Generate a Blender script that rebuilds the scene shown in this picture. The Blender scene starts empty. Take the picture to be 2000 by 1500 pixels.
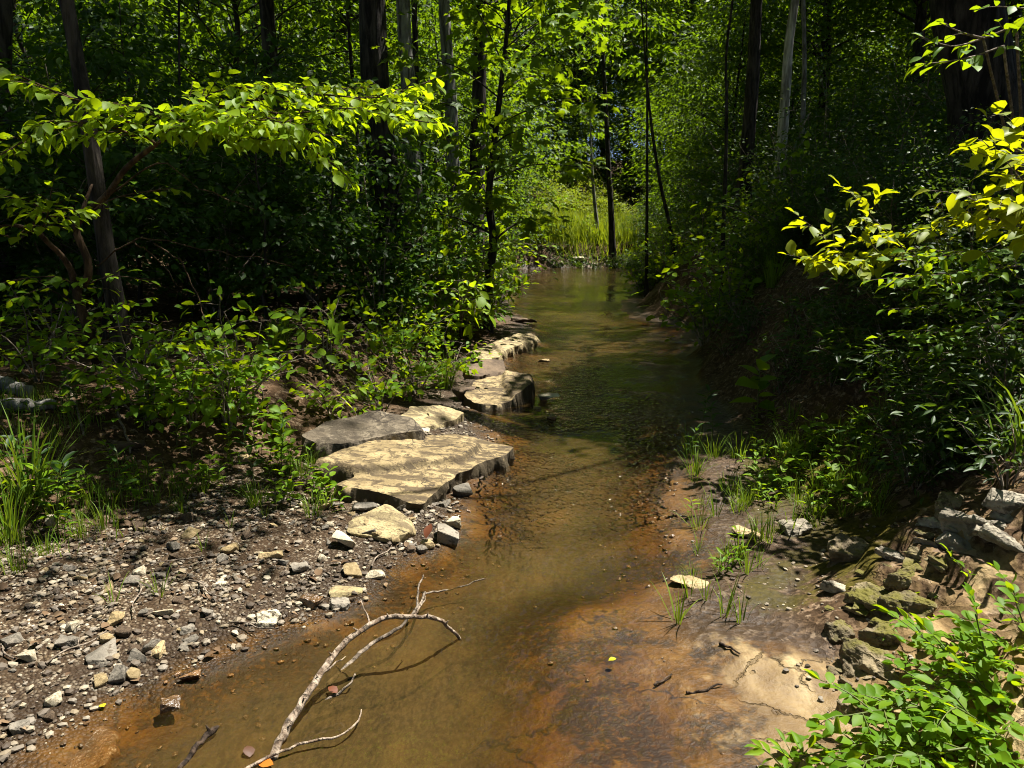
import bpy, bmesh, math, random
import numpy as np
from mathutils import Vector, Matrix, noise as mnoise
R = math.radians
scn = bpy.context.scene
COL = scn.collection

# ------------------------------------------------------------------ camera model
CAM = np.array([0.0, 0.0, 1.6]); PITCH = R(12.03); F = 1455.0
FWD = np.array([0, math.cos(PITCH), -math.sin(PITCH)]); UPV = np.array([0, math.sin(PITCH), math.cos(PITCH)])
def ray(px, py):
    d = FWD + np.array([(px-1000)/F, 0, 0]) + UPV*((750-py)/F)
    return d
def G(px, py, z=0.0):                     # point of the plane z seen at that pixel of the photograph
    d = ray(px, py); t = (z-CAM[2])/d[2]; return CAM+d*t
def D(px, py, y):                         # point at that distance ahead
    d = ray(px, py); return CAM+d*(y/d[1])

# ------------------------------------------------------------------ noise
def _hash(ix, iy, seed):
    h = (ix.astype(np.int64)*374761393 + iy.astype(np.int64)*668265263 + seed*1442695041) & 0x7fffffff
    h = ((h ^ (h >> 13))*1274126177) & 0x7fffffff
    return ((h ^ (h >> 16)) & 0xffff)/65535.0
def vnoise(x, y, seed=0):
    ix, iy = np.floor(x), np.floor(y); fx, fy = x-ix, y-iy
    fx = fx*fx*(3-2*fx); fy = fy*fy*(3-2*fy)
    a, b = _hash(ix, iy, seed), _hash(ix+1, iy, seed); c, d = _hash(ix, iy+1, seed), _hash(ix+1, iy+1, seed)
    return (a*(1-fx)+b*fx)*(1-fy)+(c*(1-fx)+d*fx)*fy
def fbm(x, y, seed=0, oct=4):
    s, a, t = 0, .5, 0
    for o in range(oct):
        s = s + a*vnoise(x*2**o, y*2**o, seed+o*7); t += a; a *= .5
    return s/t
def sst(a, b, x):
    t = np.clip((x-a)/(b-a), 0, 1); return t*t*(3-2*t)

# ------------------------------------------------------------------ terrain height
LPX = [(60,1480),(230,1365),(400,1290),(520,1235),(640,1195),(700,1165),(760,1115),(800,1085),(870,1050),(880,985),(900,955),(950,900),
       (960,880),(945,850),(925,825),(915,800),(950,770),(960,735),(970,705),(1035,670),(1040,640),(1000,610),(990,580),(975,555),(975,540),(1000,525)]
RPX = [(1480,1500),(1450,1400),(1345,1300),(1270,1230),(1260,1180),(1330,1120),(1380,1085),(1330,1040),(1320,950),(1330,890),(1340,850),(1345,780),
       (1335,700),(1350,660),(1330,640),(1235,622),(1215,600),(1235,560),(1235,530)]
LW = np.array([G(*p)[:2] for p in LPX]); RW = np.array([G(*p)[:2] for p in RPX])
LY = np.r_[-6, 1.2, LW[:, 1], 30, 31.5, 60, 130]; LX = np.r_[-2.5, -2.0, LW[:, 0], 4.5, 8, 44, 90]
RY = np.r_[-6, 1.2, RW[:, 1], 29, 31, 60, 130]; RX = np.r_[.9, .75, RW[:, 0], 9, 14, 50, 96]
def XL(y): return np.interp(y, LY, LX)
def XR(y): return np.interp(y, RY, RX)
def H(x, y):
    x = np.asarray(x, float); y = np.asarray(y, float)
    wob = (fbm(x*2.3, y*2.3, 5, 3)-.5)*.22*np.clip(y/4, .5, 1.6)
    wob = wob+(fbm(x*9, y*9, 6, 3)-.5)*.09*np.clip(y/4, .6, 1.4)
    sl = XL(y)-x+wob; sr = x-XR(y)+wob
    # bed
    din = np.minimum(-sl, -sr)
    dep = .10*sst(0, .7, din)+.02
    near = sst(3.2, 2.6, y)*sst(-.35, .35, x)                       # mud sheet just under or above the water
    bedn = (fbm(x*3.1, y*3.1, 11, 4)-.5)
    bed = -dep*(1-.9*near) + bedn*(.03+.03*near) - .006*near
    # gravel bank
    W = np.interp(y, [1, 2, 3, 4, 5, 6, 8, 12, 30], [2.4, 2.3, 1.9, 1.5, 1.1, .7, .55, .35, .3])
    hb = np.interp(y, [0, 4, 8, 14, 30, 60], [.38, .42, .5, .6, .8, 1.0])
    hl = .075*np.clip(sl, 0, W)+hb*sst(0, 1.3, sl-W)+.05*np.clip(sl-W-1.0, 0, 60)*np.clip(1-(sl-W)/120, 0, 1)
    hl = hl+(fbm(x*4, y*4, 21, 4)-.5)*.05*sst(0, .3, sl)+(fbm(x*.5, y*.5, 22, 3)-.5)*.5*sst(2, 6, sl)
    # shaded bank
    S = np.interp(y, [1, 2, 3, 4, 5, 6, 7, 9, 12, 30], [.35, .35, .62, .85, .65, .3, .15, .12, .3, .3])
    hr0 = np.interp(y, [0, 2, 4, 9, 12, 20, 40], [.75, .85, 1.2, 1.15, 1.0, .9, 1.0])
    run = np.interp(y, [0, 3, 5, 8, 20], [1.3, 1.5, 1.3, .9, 1.2])
    t = np.clip((sr-S)/run, 0, 1)
    hr = .05*np.clip(sr, 0, S)+hr0*(t*t*(3-2*t)*.5+t*.5)+.10*np.clip(sr-S-run, 0, 40)*np.clip(1-(sr-S)/90, 0, 1)
    hr = hr+(fbm(x*4, y*4, 31, 4)-.5)*.06*sst(0, .3, sr)+(fbm(x*.6, y*.6, 32, 3)-.5)*.5*sst(2, 6, sr-S)
    # strata steps on the near bank
    st = sst(.1, .5, sr-S)*sst(4.0, 3.2, y)*sst(.75, .45, hr)
    q = hr*9+(fbm(x*2, y*2, 33, 3)-.5)*2.0
    hr = hr+st*((np.floor(q)+sst(.55, 1., q-np.floor(q)))/9-q/9)*.9
    h = np.where(sl > 0, np.maximum(hl, .0)+.012*sst(0, .2, sl), np.where(sr > 0, hr+.012*sst(0, .2, sr), bed))
    edge = np.minimum(np.abs(sl), np.abs(sr))
    e = sst(.16, 0, edge)
    h = h*(1-e)+e*((.004+(bedn)*.02))
    h = np.where((sl < 0) & (sr < 0), np.minimum(h, .03), h)
    return h+.13*np.clip(y-46, 0, 60)*sst(44, 52, y)
def onground(px, py):                     # first meeting of the pixel's ray with the ground
    d = ray(px, py); d = d/d[1]
    ys = np.concatenate([np.linspace(.8, 12, 1600), np.linspace(12.05, 70, 900)])
    P = CAM[None]+d[None]*ys[:, None]
    below = P[:, 2] < H(P[:, 0], P[:, 1])
    k = int(np.argmax(below)) if below.any() else len(ys)-1
    p = P[k].copy(); p[2] = float(H(p[0], p[1])); return p

# ------------------------------------------------------------------ mesh helpers
def mesh_from(name, V, faces, smooth=True, attrs=None):
    """faces: list of int arrays (m,k)"""
    me = bpy.data.meshes.new(name)
    V = np.ascontiguousarray(V, np.float32)
    me.vertices.add(len(V)); me.vertices.foreach_set('co', V.ravel())
    faces = [np.asarray(f, np.int32) for f in faces if len(f)]
    loops = np.concatenate([f.ravel() for f in faces]).astype(np.int32)
    starts = []; off = 0
    for f in faces:
        starts.append(off+np.arange(len(f))*f.shape[1]); off += f.size
    starts = np.concatenate(starts).astype(np.int32)
    me.loops.add(len(loops)); me.loops.foreach_set('vertex_index', loops)
    me.polygons.add(len(starts)); me.polygons.foreach_set('loop_start', starts)
    me.polygons.foreach_set('use_smooth', np.full(len(starts), smooth))
    for k, v in (attrs or {}).items():
        a = me.attributes.new(k, 'FLOAT', 'POINT'); a.data.foreach_set('value', np.ascontiguousarray(v, np.float32))
    me.update(calc_edges=True)
    return me
class MB:
    def __init__(s): s.V = []; s.F = {}; s.n = 0
    def add(s, V, F):
        V = np.asarray(V, float)
        for f in F:
            f = np.asarray(f)
            if len(f): s.F.setdefault(f.shape[1], []).append(f+s.n)
        s.V.append(V); s.n += len(V)
    def mesh(s, name, mat, smooth=True):
        me = mesh_from(name, np.concatenate(s.V), [np.concatenate(v) for v in s.F.values()], smooth)
        if mat: me.materials.append(mat)
        return me
def nrm(v):
    v = np.asarray(v, float); return v/np.maximum(np.linalg.norm(v, axis=-1, keepdims=True), 1e-9)
def tube(mb, P, r, sides=6, rough=0, rng=None):
    P = np.asarray(P, float); n = len(P); r = np.broadcast_to(np.asarray(r, float), (n,))
    T = np.gradient(P, axis=0); T = nrm(T)
    ref = np.array([0.31, .2, 1.0]) if abs(nrm(P[-1]-P[0])[2]) < .8 else np.array([1.0, .3, .1])
    A = nrm(np.cross(T, ref)); B = np.cross(T, A)
    a = np.arange(sides)*2*math.pi/sides
    rr = r[:, None]*np.ones((n, sides))
    if rough and rng is not None: rr = rr*(1+rough*(rng.random((n, sides))-.5))
    V = P[:, None]+rr[..., None]*(np.cos(a)[None, :, None]*A[:, None]+np.sin(a)[None, :, None]*B[:, None])
    i = np.arange(n-1)[:, None]*sides; j = np.arange(sides)[None]; k = (j+1) % sides
    Q = np.stack([i+j, i+k, i+sides+k, i+sides+j], -1).reshape(-1, 4)
    mb.add(V.reshape(-1, 3), [Q, np.array([[(n-1)*sides+q for q in range(sides)]])])
def spline(P, n):
    P = np.asarray(P, float)
    if len(P) < 3:
        t = np.linspace(0, 1, n)[:, None]; return P[0]*(1-t)+P[-1]*t
    s = np.r_[0, np.cumsum(np.linalg.norm(np.diff(P, axis=0), axis=1))]; u = np.linspace(0, s[-1], n)
    M = np.gradient(P, s, axis=0)
    k = np.clip(np.searchsorted(s, u, 'right')-1, 0, len(P)-2); h = (s[k+1]-s[k])[:, None]; t = ((u-s[k])[:, None])/h
    return (2*t**3-3*t**2+1)*P[k]+(t**3-2*t**2+t)*h*M[k]+(-2*t**3+3*t**2)*P[k+1]+(t**3-t**2)*h*M[k+1]

# leaf templates: x across, y along, z up
def tm(v, f): return np.array(v, float), [np.array(q) for q in f]
T_DIA = tm([(0,0,0),(.3,.45,.07),(0,1,-.1),(-.3,.45,.07)], [[(0,1,2),(0,2,3)]])
T_OVA = tm([(0,0,0),(.2,.22,.03),(.3,.48,.05),(.2,.76,0),(0,1,-.14),(-.2,.76,0),(-.3,.48,.05),(-.2,.22,.03),(0,.35,-.02),(0,.7,-.04)],
           [[(0,1,8),(0,8,7),(4,9,3),(4,5,9)], [(1,2,9,8),(8,9,6,7)], [(2,3,9),(9,5,6)]])
T_OVA = (T_OVA[0], [np.array([(0,1,8),(0,8,7),(4,9,3),(4,5,9),(2,3,9),(9,5,6)]), np.array([(1,2,9,8),(8,9,6,7)])])
T_CURL = (T_OVA[0]*np.array([.9,1,1])+np.stack([0*T_OVA[0][:,0], 0*T_OVA[0][:,0], -.28*T_OVA[0][:,1]**2+.9*T_OVA[0][:,0]**2], 1), T_OVA[1])
T_LAN = (T_OVA[0]*np.array([.48,1,1.2]), T_OVA[1])
T_RND = (T_OVA[0]*np.array([1.3,1,1]), T_OVA[1])
_mp = [(0,.0,0),(.12,-.02,0),(.40,-.10,-.08),(.30,.16,.0),(.62,.30,-.10),(.50,.40,-.02),(.58,.56,-.10),(.24,.50,.03),(.26,.70,0),(.12,.76,0),(0,1.05,-.16)]
_mp = _mp+[(-x, y, z) for x, y, z in _mp[-2:0:-1]]
T_MAP = tm(_mp+[(0,.3,-.03)], [[(i, (i+1) % len(_mp), len(_mp)) for i in range(len(_mp))]])
def add_leaves(mb, pos, fwd, up, size, T):
    pos = np.asarray(pos, float); fwd = nrm(fwd); up = np.asarray(up, float)
    side = nrm(np.cross(fwd, up)); u = np.cross(side, fwd); size = np.broadcast_to(np.asarray(size, float), (len(pos),))
    tv, tf = T
    V = pos[:, None]+size[:, None, None]*(tv[None, :, 0, None]*side[:, None]+tv[None, :, 1, None]*fwd[:, None]+tv[None, :, 2, None]*u[:, None])
    off = (np.arange(len(pos))*len(tv))[:, None, None]
    mb.add(V.reshape(-1, 3), [(f[None]+off).reshape(-1, f.shape[1]) for f in tf])
def add_leaves_mixed(mb, pos, fwd, up, size, seed=0):
    k = np.random.default_rng(seed).random(len(pos)); pos, fwd, up, size = map(np.asarray, (pos, fwd, up, size))
    for lo, hi, T in ((0, .4, T_OVA), (.4, .65, T_RND), (.65, 1, T_CURL)):
        q = (k >= lo) & (k < hi)
        if q.any(): add_leaves(mb, pos[q], fwd[q], up[q], size[q], T)
def add_blades(mb, base, head, lean, bend, L, w, K=5):
    n = len(base); d = np.stack([np.cos(head), np.sin(head), 0*head], 1); sd = np.stack([-np.sin(head), np.cos(head), 0*head], 1)
    p = np.array(base, float); rows = []
    for k in range(K+1):
        t = k/K
        a = lean+bend*t*t
        ww = w*(1-t**2.2)*(.6+.4*min(1, t*3))*.5
        rows.append(p-sd*ww[:, None]); rows.append(p+sd*ww[:, None])
        p = p+(L/K)[:, None]*(np.sin(a)[:, None]*d+np.cos(a)[:, None]*np.array([0, 0, 1.]))
    V = np.stack(rows, 1); m = V.shape[1]
    off = (np.arange(n)*m)[:, None, None]
    q = np.array([(2*k, 2*k+1, 2*k+3, 2*k+2) for k in range(K)])
    mb.add(V.reshape(-1, 3), [(q[None]+off).reshape(-1, 4)])

# ------------------------------------------------------------------ objects
def tag(o, label=None, cat=None, group=None, kind=None):
    if label: o['label'] = label
    if cat: o['category'] = cat
    if group: o['group'] = group
    if kind: o['kind'] = kind
    return o
def link(name, me, parent=None):
    o = bpy.data.objects.new(name, me); COL.objects.link(o)
    if parent is not None: o.parent = parent
    return o
def empty(name, loc, rz=0):
    o = bpy.data.objects.new(name, None); o.empty_display_size = .05; COL.objects.link(o); o.location = loc; o.rotation_euler = (0, 0, rz); return o
class Kind:
    """a thing built once and then copied with its parts"""
    def __init__(s, name, parts, cat):        # parts: list of (name, mesh); a single mesh with name None is the thing itself
        s.name, s.parts, s.cat, s.root, s.kids = name, parts, cat, None, []
    def place(s, loc, rz, sc, label, group=None, tilt=(0, 0)):
        if s.root is None:
            if s.parts[0][0] is None: r = link(s.name, s.parts[0][1])
            else: r = empty(s.name, (0, 0, 0))
            s.root = r
            for n, m in s.parts:
                if n: s.kids.append(link(n, m, r))
        else:
            r = s.root.copy(); COL.objects.link(r)
            for k in s.kids:
                c = k.copy(); COL.objects.link(c); c.parent = r
        r.location = loc; r.rotation_euler = (tilt[0], tilt[1], rz); r.scale = (sc, sc, sc) if np.isscalar(sc) else sc
        for k in ('group',):
            if k in r: del r[k]
        tag(r, label, s.cat, group); return r

# ------------------------------------------------------------------ materials
def new_mat(name):
    m = bpy.data.materials.new(name); m.use_nodes = True; nt = m.node_tree; nt.nodes.clear(); return m, nt
class NB:
    def __init__(s, nt): s.nt = nt
    def n(s, typ, ins=None, **kw):
        nd = s.nt.nodes.new(typ)
        for k, v in kw.items(): setattr(nd, k, v)
        for k, v in (ins or {}).items(): s.set(nd.inputs[k], v)
        return nd
    def set(s, sock, v):
        if isinstance(v, bpy.types.NodeSocket): s.nt.links.new(v, sock)
        elif isinstance(v, bpy.types.Node): s.nt.links.new(v.outputs[0], sock)
        else:
            if isinstance(v, tuple) and len(v) == 3 and sock.type == 'RGBA': v = (*v, 1)
            sock.default_value = v
    def noise(s, scale, detail=4, rough=.55, vec=None, dist=0):
        nd = s.n('ShaderNodeTexNoise', {'Scale': scale, 'Detail': detail, 'Roughness': rough, 'Distortion': dist})
        if vec is not None: s.set(nd.inputs['Vector'], vec)
        return nd.outputs[0]
    def vor(s, scale, vec=None, feature='F1'):
        nd = s.n('ShaderNodeTexVoronoi', {'Scale': scale}, feature=feature)
        if vec is not None: s.set(nd.inputs['Vector'], vec)
        return nd
    def ramp(s, fac, stops, interp='LINEAR'):
        nd = s.n('ShaderNodeValToRGB', {'Fac': fac}); cr = nd.color_ramp; cr.interpolation = interp
        while len(cr.elements) < len(stops): cr.elements.new(.5)
        for e, (p, c) in zip(cr.elements, stops): e.position = p; e.color = (*c, 1) if len(c) == 3 else c
        return nd.outputs[0]
    def mix(s, fac, a, b):
        nd = s.n('ShaderNodeMix', data_type='RGBA'); s.set(nd.inputs[0], fac); s.set(nd.inputs[6], a); s.set(nd.inputs[7], b); return nd.outputs[2]
    def math(s, op, a, b=None, c=None, clamp=False):
        nd = s.n('ShaderNodeMath', operation=op, use_clamp=clamp); s.set(nd.inputs[0], a)
        if b is not None: s.set(nd.inputs[1], b)
        if c is not None: s.set(nd.inputs[2], c)
        return nd.outputs[0]
    def step(s, x, a, b):
        nd = s.n('ShaderNodeMapRange', {'Value': x, 'From Min': a, 'From Max': b}, interpolation_type='SMOOTHSTEP'); return nd.outputs[0]
    def attr(s, name): return s.n('ShaderNodeAttribute', attribute_name=name).outputs['Fac']
    def bump(s, h, strength=.5, dist=.02, normal=None):
        nd = s.n('ShaderNodeBump', {'Height': h, 'Strength': strength, 'Distance': dist})
        if normal is not None: s.set(nd.inputs['Normal'], normal)
        return nd.outputs[0]
    def obj(s): return s.n('ShaderNodeTexCoord').outputs['Object']
    def scale(s, v, sc):
        nd = s.n('ShaderNodeMapping'); s.set(nd.inputs['Vector'], v); nd.inputs['Scale'].default_value = sc; return nd.outputs[0]
    def out(s, sh): s.nt.links.new(sh if isinstance(sh, bpy.types.NodeSocket) else sh.outputs[0], s.n('ShaderNodeOutputMaterial').inputs[0])

def leaf_mat(name, cols, trans, tw=.5, rough=.5, spec=.22):
    """cols: three leaf colours from dark to light; trans: colour of light coming through"""
    m, nt = new_mat(name); b = NB(nt)
    g = b.n('ShaderNodeNewGeometry'); oi = b.n('ShaderNodeObjectInfo')
    r = b.math('ADD', b.math('MULTIPLY', g.outputs['Random Per Island'], .75), b.math('MULTIPLY', oi.outputs['Random'], .25))
    c = b.ramp(r, [(0, cols[0]), (.5, cols[1]), (1, cols[2])])
    tc = b.mix(b.math('MULTIPLY', g.outputs['Random Per Island'], .6), trans, tuple(q*.55 for q in trans))
    p = b.n('ShaderNodeBsdfPrincipled', {'Base Color': c, 'Roughness': rough, 'Specular IOR Level': spec})
    t = b.n('ShaderNodeBsdfTranslucent', {'Color': tc})
    b.out(b.n('ShaderNodeMixShader', {0: tw, 1: p, 2: t})); return m
def bark_mat(name, dark, light, scale=14, stretch=.18, patch=None):
    m, nt = new_mat(name); b = NB(nt); o = b.obj()
    v = b.scale(o, (1, 1, stretch))
    w = b.noise(scale, 6, .65, v, .4); w2 = b.noise(3, 3, .6, o)
    c = b.mix(b.step(w, .38, .62), dark, light)
    c = b.mix(b.math('MULTIPLY', b.step(w2, .45, .7), .6), c, tuple(q*.6 for q in dark))
    if patch: c = b.mix(b.step(b.noise(5, 4, .6, o), .52, .62), c, patch)
    rdg = b.vor(scale*1.3, v).outputs['Distance']
    h = b.math('ADD', w, b.math('MULTIPLY', rdg, .7))
    p = b.n('ShaderNodeBsdfPrincipled', {'Base Color': c, 'Roughness': .9, 'Specular IOR Level': .15, 'Normal': b.bump(h, .9, .03)})
    b.out(p); return m
def rock_mat(name, c1, c2, stain=(.05,.035,.02), st=.55, scale=6, moss=0, wet=0, strata=0, side=None, streak=None):
    m, nt = new_mat(name); b = NB(nt); o = b.obj(); oi = b.n('ShaderNodeObjectInfo')
    off = b.n('ShaderNodeVectorMath', {0: o, 1: oi.outputs['Location']}, operation='ADD').outputs[0]
    n1 = b.noise(scale, 6, .6, off); n2 = b.noise(scale*4, 5, .7, off); n3 = b.noise(scale*14, 4, .6, off)
    c = b.mix(b.step(n1, .35, .65), c1, c2)
    c = b.mix(b.math('MULTIPLY', b.step(n3, .4, .7), .35), c, tuple(q*.55 for q in c1))
    sm = b.math('MULTIPLY', b.step(n2, st, st+.1), b.step(n1, .4, .55))
    c = b.mix(b.math('MULTIPLY', sm, .8), c, stain)
    if streak:
        sk = b.noise(9, 7, .7, b.scale(off, (.55, 1.5, 1)), .5); sf = b.math('MULTIPLY', b.step(sk, .47, .54), b.step(b.noise(2.4, 4, .6, off), .36, .50)); c = b.mix(b.math('MULTIPLY', sf, .85), c, streak)
        sp = b.math('MULTIPLY', b.step(b.noise(48, 4, .7, b.scale(off, (.5, 1.5, 1))), .53, .60), b.step(n2, .38, .52)); c = b.mix(b.math('MULTIPLY', sp, .8), c, streak)
    if streak:
        wv_ = b.n('ShaderNodeVectorMath', {0: off, 1: b.n('ShaderNodeVectorMath', {0: b.n('ShaderNodeTexNoise', {'Scale': 7.0, 'Detail': 5.0, 'Vector': off}).outputs['Color'], 1: (.3,.3,.3)}, operation='MULTIPLY').outputs[0]}, operation='ADD').outputs[0]
        ckk = b.math('MULTIPLY', b.step(b.vor(1.9, wv_, 'DISTANCE_TO_EDGE').outputs['Distance'], .014, .003), b.step(b.noise(2, 3, .5, off), .45, .55)); c = b.mix(b.math('MULTIPLY', ckk, .85), c, (.02,.014,.008))
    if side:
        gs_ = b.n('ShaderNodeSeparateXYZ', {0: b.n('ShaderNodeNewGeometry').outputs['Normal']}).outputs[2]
        c = b.mix(b.math('MULTIPLY', b.step(b.math('ADD', gs_, b.math('MULTIPLY', n2, .25)), .85, .5), .95), c, side)  # steep faces darkened in the colour: dark weathering together with painted shade
    if moss:
        gz = b.n('ShaderNodeSeparateXYZ', {0: b.n('ShaderNodeNewGeometry').outputs['Normal']}).outputs[2]
        mm = b.math('MULTIPLY', b.step(gz, .3, .8), b.step(b.noise(scale*.8, 5, .65, off), .5-moss*.2, .6-moss*.1))
        c = b.mix(mm, c, (.085,.075,.008))
    h = b.math('ADD', b.math('MULTIPLY', n2, .6), b.math('MULTIPLY', n3, .4))
    if strata:
        wv = b.noise(2.2, 5, .6, b.scale(off, (1, 1, strata)))
        h = b.math('ADD', h, b.math('MULTIPLY', wv, 2.5))
    p = b.n('ShaderNodeBsdfPrincipled', {'Base Color': c, 'Roughness': .8-.55*wet, 'Specular IOR Level': .25+.3*wet, 'Normal': b.bump(h, .7, .02)})
    b.out(p); return m

M = {}
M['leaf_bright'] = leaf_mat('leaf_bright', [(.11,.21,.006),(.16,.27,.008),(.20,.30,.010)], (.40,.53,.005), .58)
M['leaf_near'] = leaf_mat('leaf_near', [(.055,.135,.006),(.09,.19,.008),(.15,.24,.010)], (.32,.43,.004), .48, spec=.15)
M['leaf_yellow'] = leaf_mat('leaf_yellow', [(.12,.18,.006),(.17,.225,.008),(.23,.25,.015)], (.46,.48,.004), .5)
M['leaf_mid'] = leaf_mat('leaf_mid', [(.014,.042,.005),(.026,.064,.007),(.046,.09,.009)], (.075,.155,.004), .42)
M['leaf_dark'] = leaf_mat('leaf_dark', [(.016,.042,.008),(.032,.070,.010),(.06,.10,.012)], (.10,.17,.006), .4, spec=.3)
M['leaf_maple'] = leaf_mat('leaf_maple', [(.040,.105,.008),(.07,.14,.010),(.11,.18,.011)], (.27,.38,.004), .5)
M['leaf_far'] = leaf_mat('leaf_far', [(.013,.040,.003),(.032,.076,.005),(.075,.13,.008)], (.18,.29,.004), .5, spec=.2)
M['grass'] = leaf_mat('grass_green', [(.06,.13,.010),(.10,.18,.012),(.16,.21,.02)], (.20,.28,.01), .35)
M['grass_far'] = leaf_mat('grass_far', [(.10,.16,.010),(.14,.20,.012),(.18,.22,.02)], (.30,.36,.01), .4)
M['bark'] = bark_mat('bark_brown', (.012,.010,.008), (.06,.050,.040))
M['bark_pale'] = bark_mat('bark_pale', (.07,.065,.055), (.26,.25,.225))
M['bark_snag'] = bark_mat('bark_snag', (.18,.16,.13), (.62,.58,.50), 9, .12)
M['bark_red'] = bark_mat('bark_reddish', (.03,.018,.010), (.10,.062,.034), 18)
M['twig'] = bark_mat('twig_grey', (.09,.07,.05), (.26,.21,.16), 30)
M['stick'] = bark_mat('stick_grey', (.13,.09,.06), (.40,.32,.24), 35)
M['stick_wet'] = bark_mat('stick_wet', (.02,.014,.01), (.09,.06,.04), 30)
M['stem'] = leaf_mat('green_stem', [(.06,.08,.02),(.08,.10,.025),(.10,.11,.03)], (.1,.12,.02), .1)
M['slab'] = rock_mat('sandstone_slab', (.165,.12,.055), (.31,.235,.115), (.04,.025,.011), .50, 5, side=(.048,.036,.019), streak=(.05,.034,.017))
M['tan'] = rock_mat('sandstone_tan', (.22,.16,.075), (.37,.28,.145), st=.58)
M['greybrown'] = rock_mat('stone_grey_brown', (.085,.066,.042), (.19,.155,.105), (.03,.022,.012), st=.5, scale=5, streak=(.04,.03,.018))
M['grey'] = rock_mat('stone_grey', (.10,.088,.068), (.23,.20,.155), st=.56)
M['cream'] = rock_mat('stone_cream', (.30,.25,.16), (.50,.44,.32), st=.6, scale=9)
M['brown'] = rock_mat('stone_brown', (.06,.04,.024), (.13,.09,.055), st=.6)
M['wetrock'] = rock_mat('stone_wet', (.06,.035,.016), (.15,.08,.032), st=.6, wet=1)
M['shale'] = rock_mat('shale_pale', (.13,.112,.08), (.36,.315,.235), (.04,.03,.018), .50, 5, strata=9)
M['shale_moss'] = rock_mat('shale_mossy', (.085,.065,.036), (.21,.165,.095), (.03,.022,.011), .50, 5, moss=.55, strata=9)
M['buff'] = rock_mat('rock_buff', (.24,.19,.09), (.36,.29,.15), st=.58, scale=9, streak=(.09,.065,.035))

def pebble_mix(name):
    m, nt = new_mat(name); b = NB(nt); g = b.n('ShaderNodeNewGeometry')
    c = b.ramp(g.outputs['Random Per Island'], [(0,(.035,.024,.015)),(.25,(.075,.056,.038)),(.45,(.13,.108,.082)),(.62,(.22,.17,.10)),(.8,(.19,.165,.13)),(.95,(.31,.26,.18)),(1,(.45,.39,.28))])
    n = b.noise(90, 3, .6, b.obj()); c = b.mix(b.math('MULTIPLY', n, .45), c, (.05,.035,.02))
    b.out(b.n('ShaderNodeBsdfPrincipled', {'Base Color': c, 'Roughness': .7, 'Specular IOR Level': .3})); return m
M['gravel'] = pebble_mix('gravel_mixed')

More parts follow.
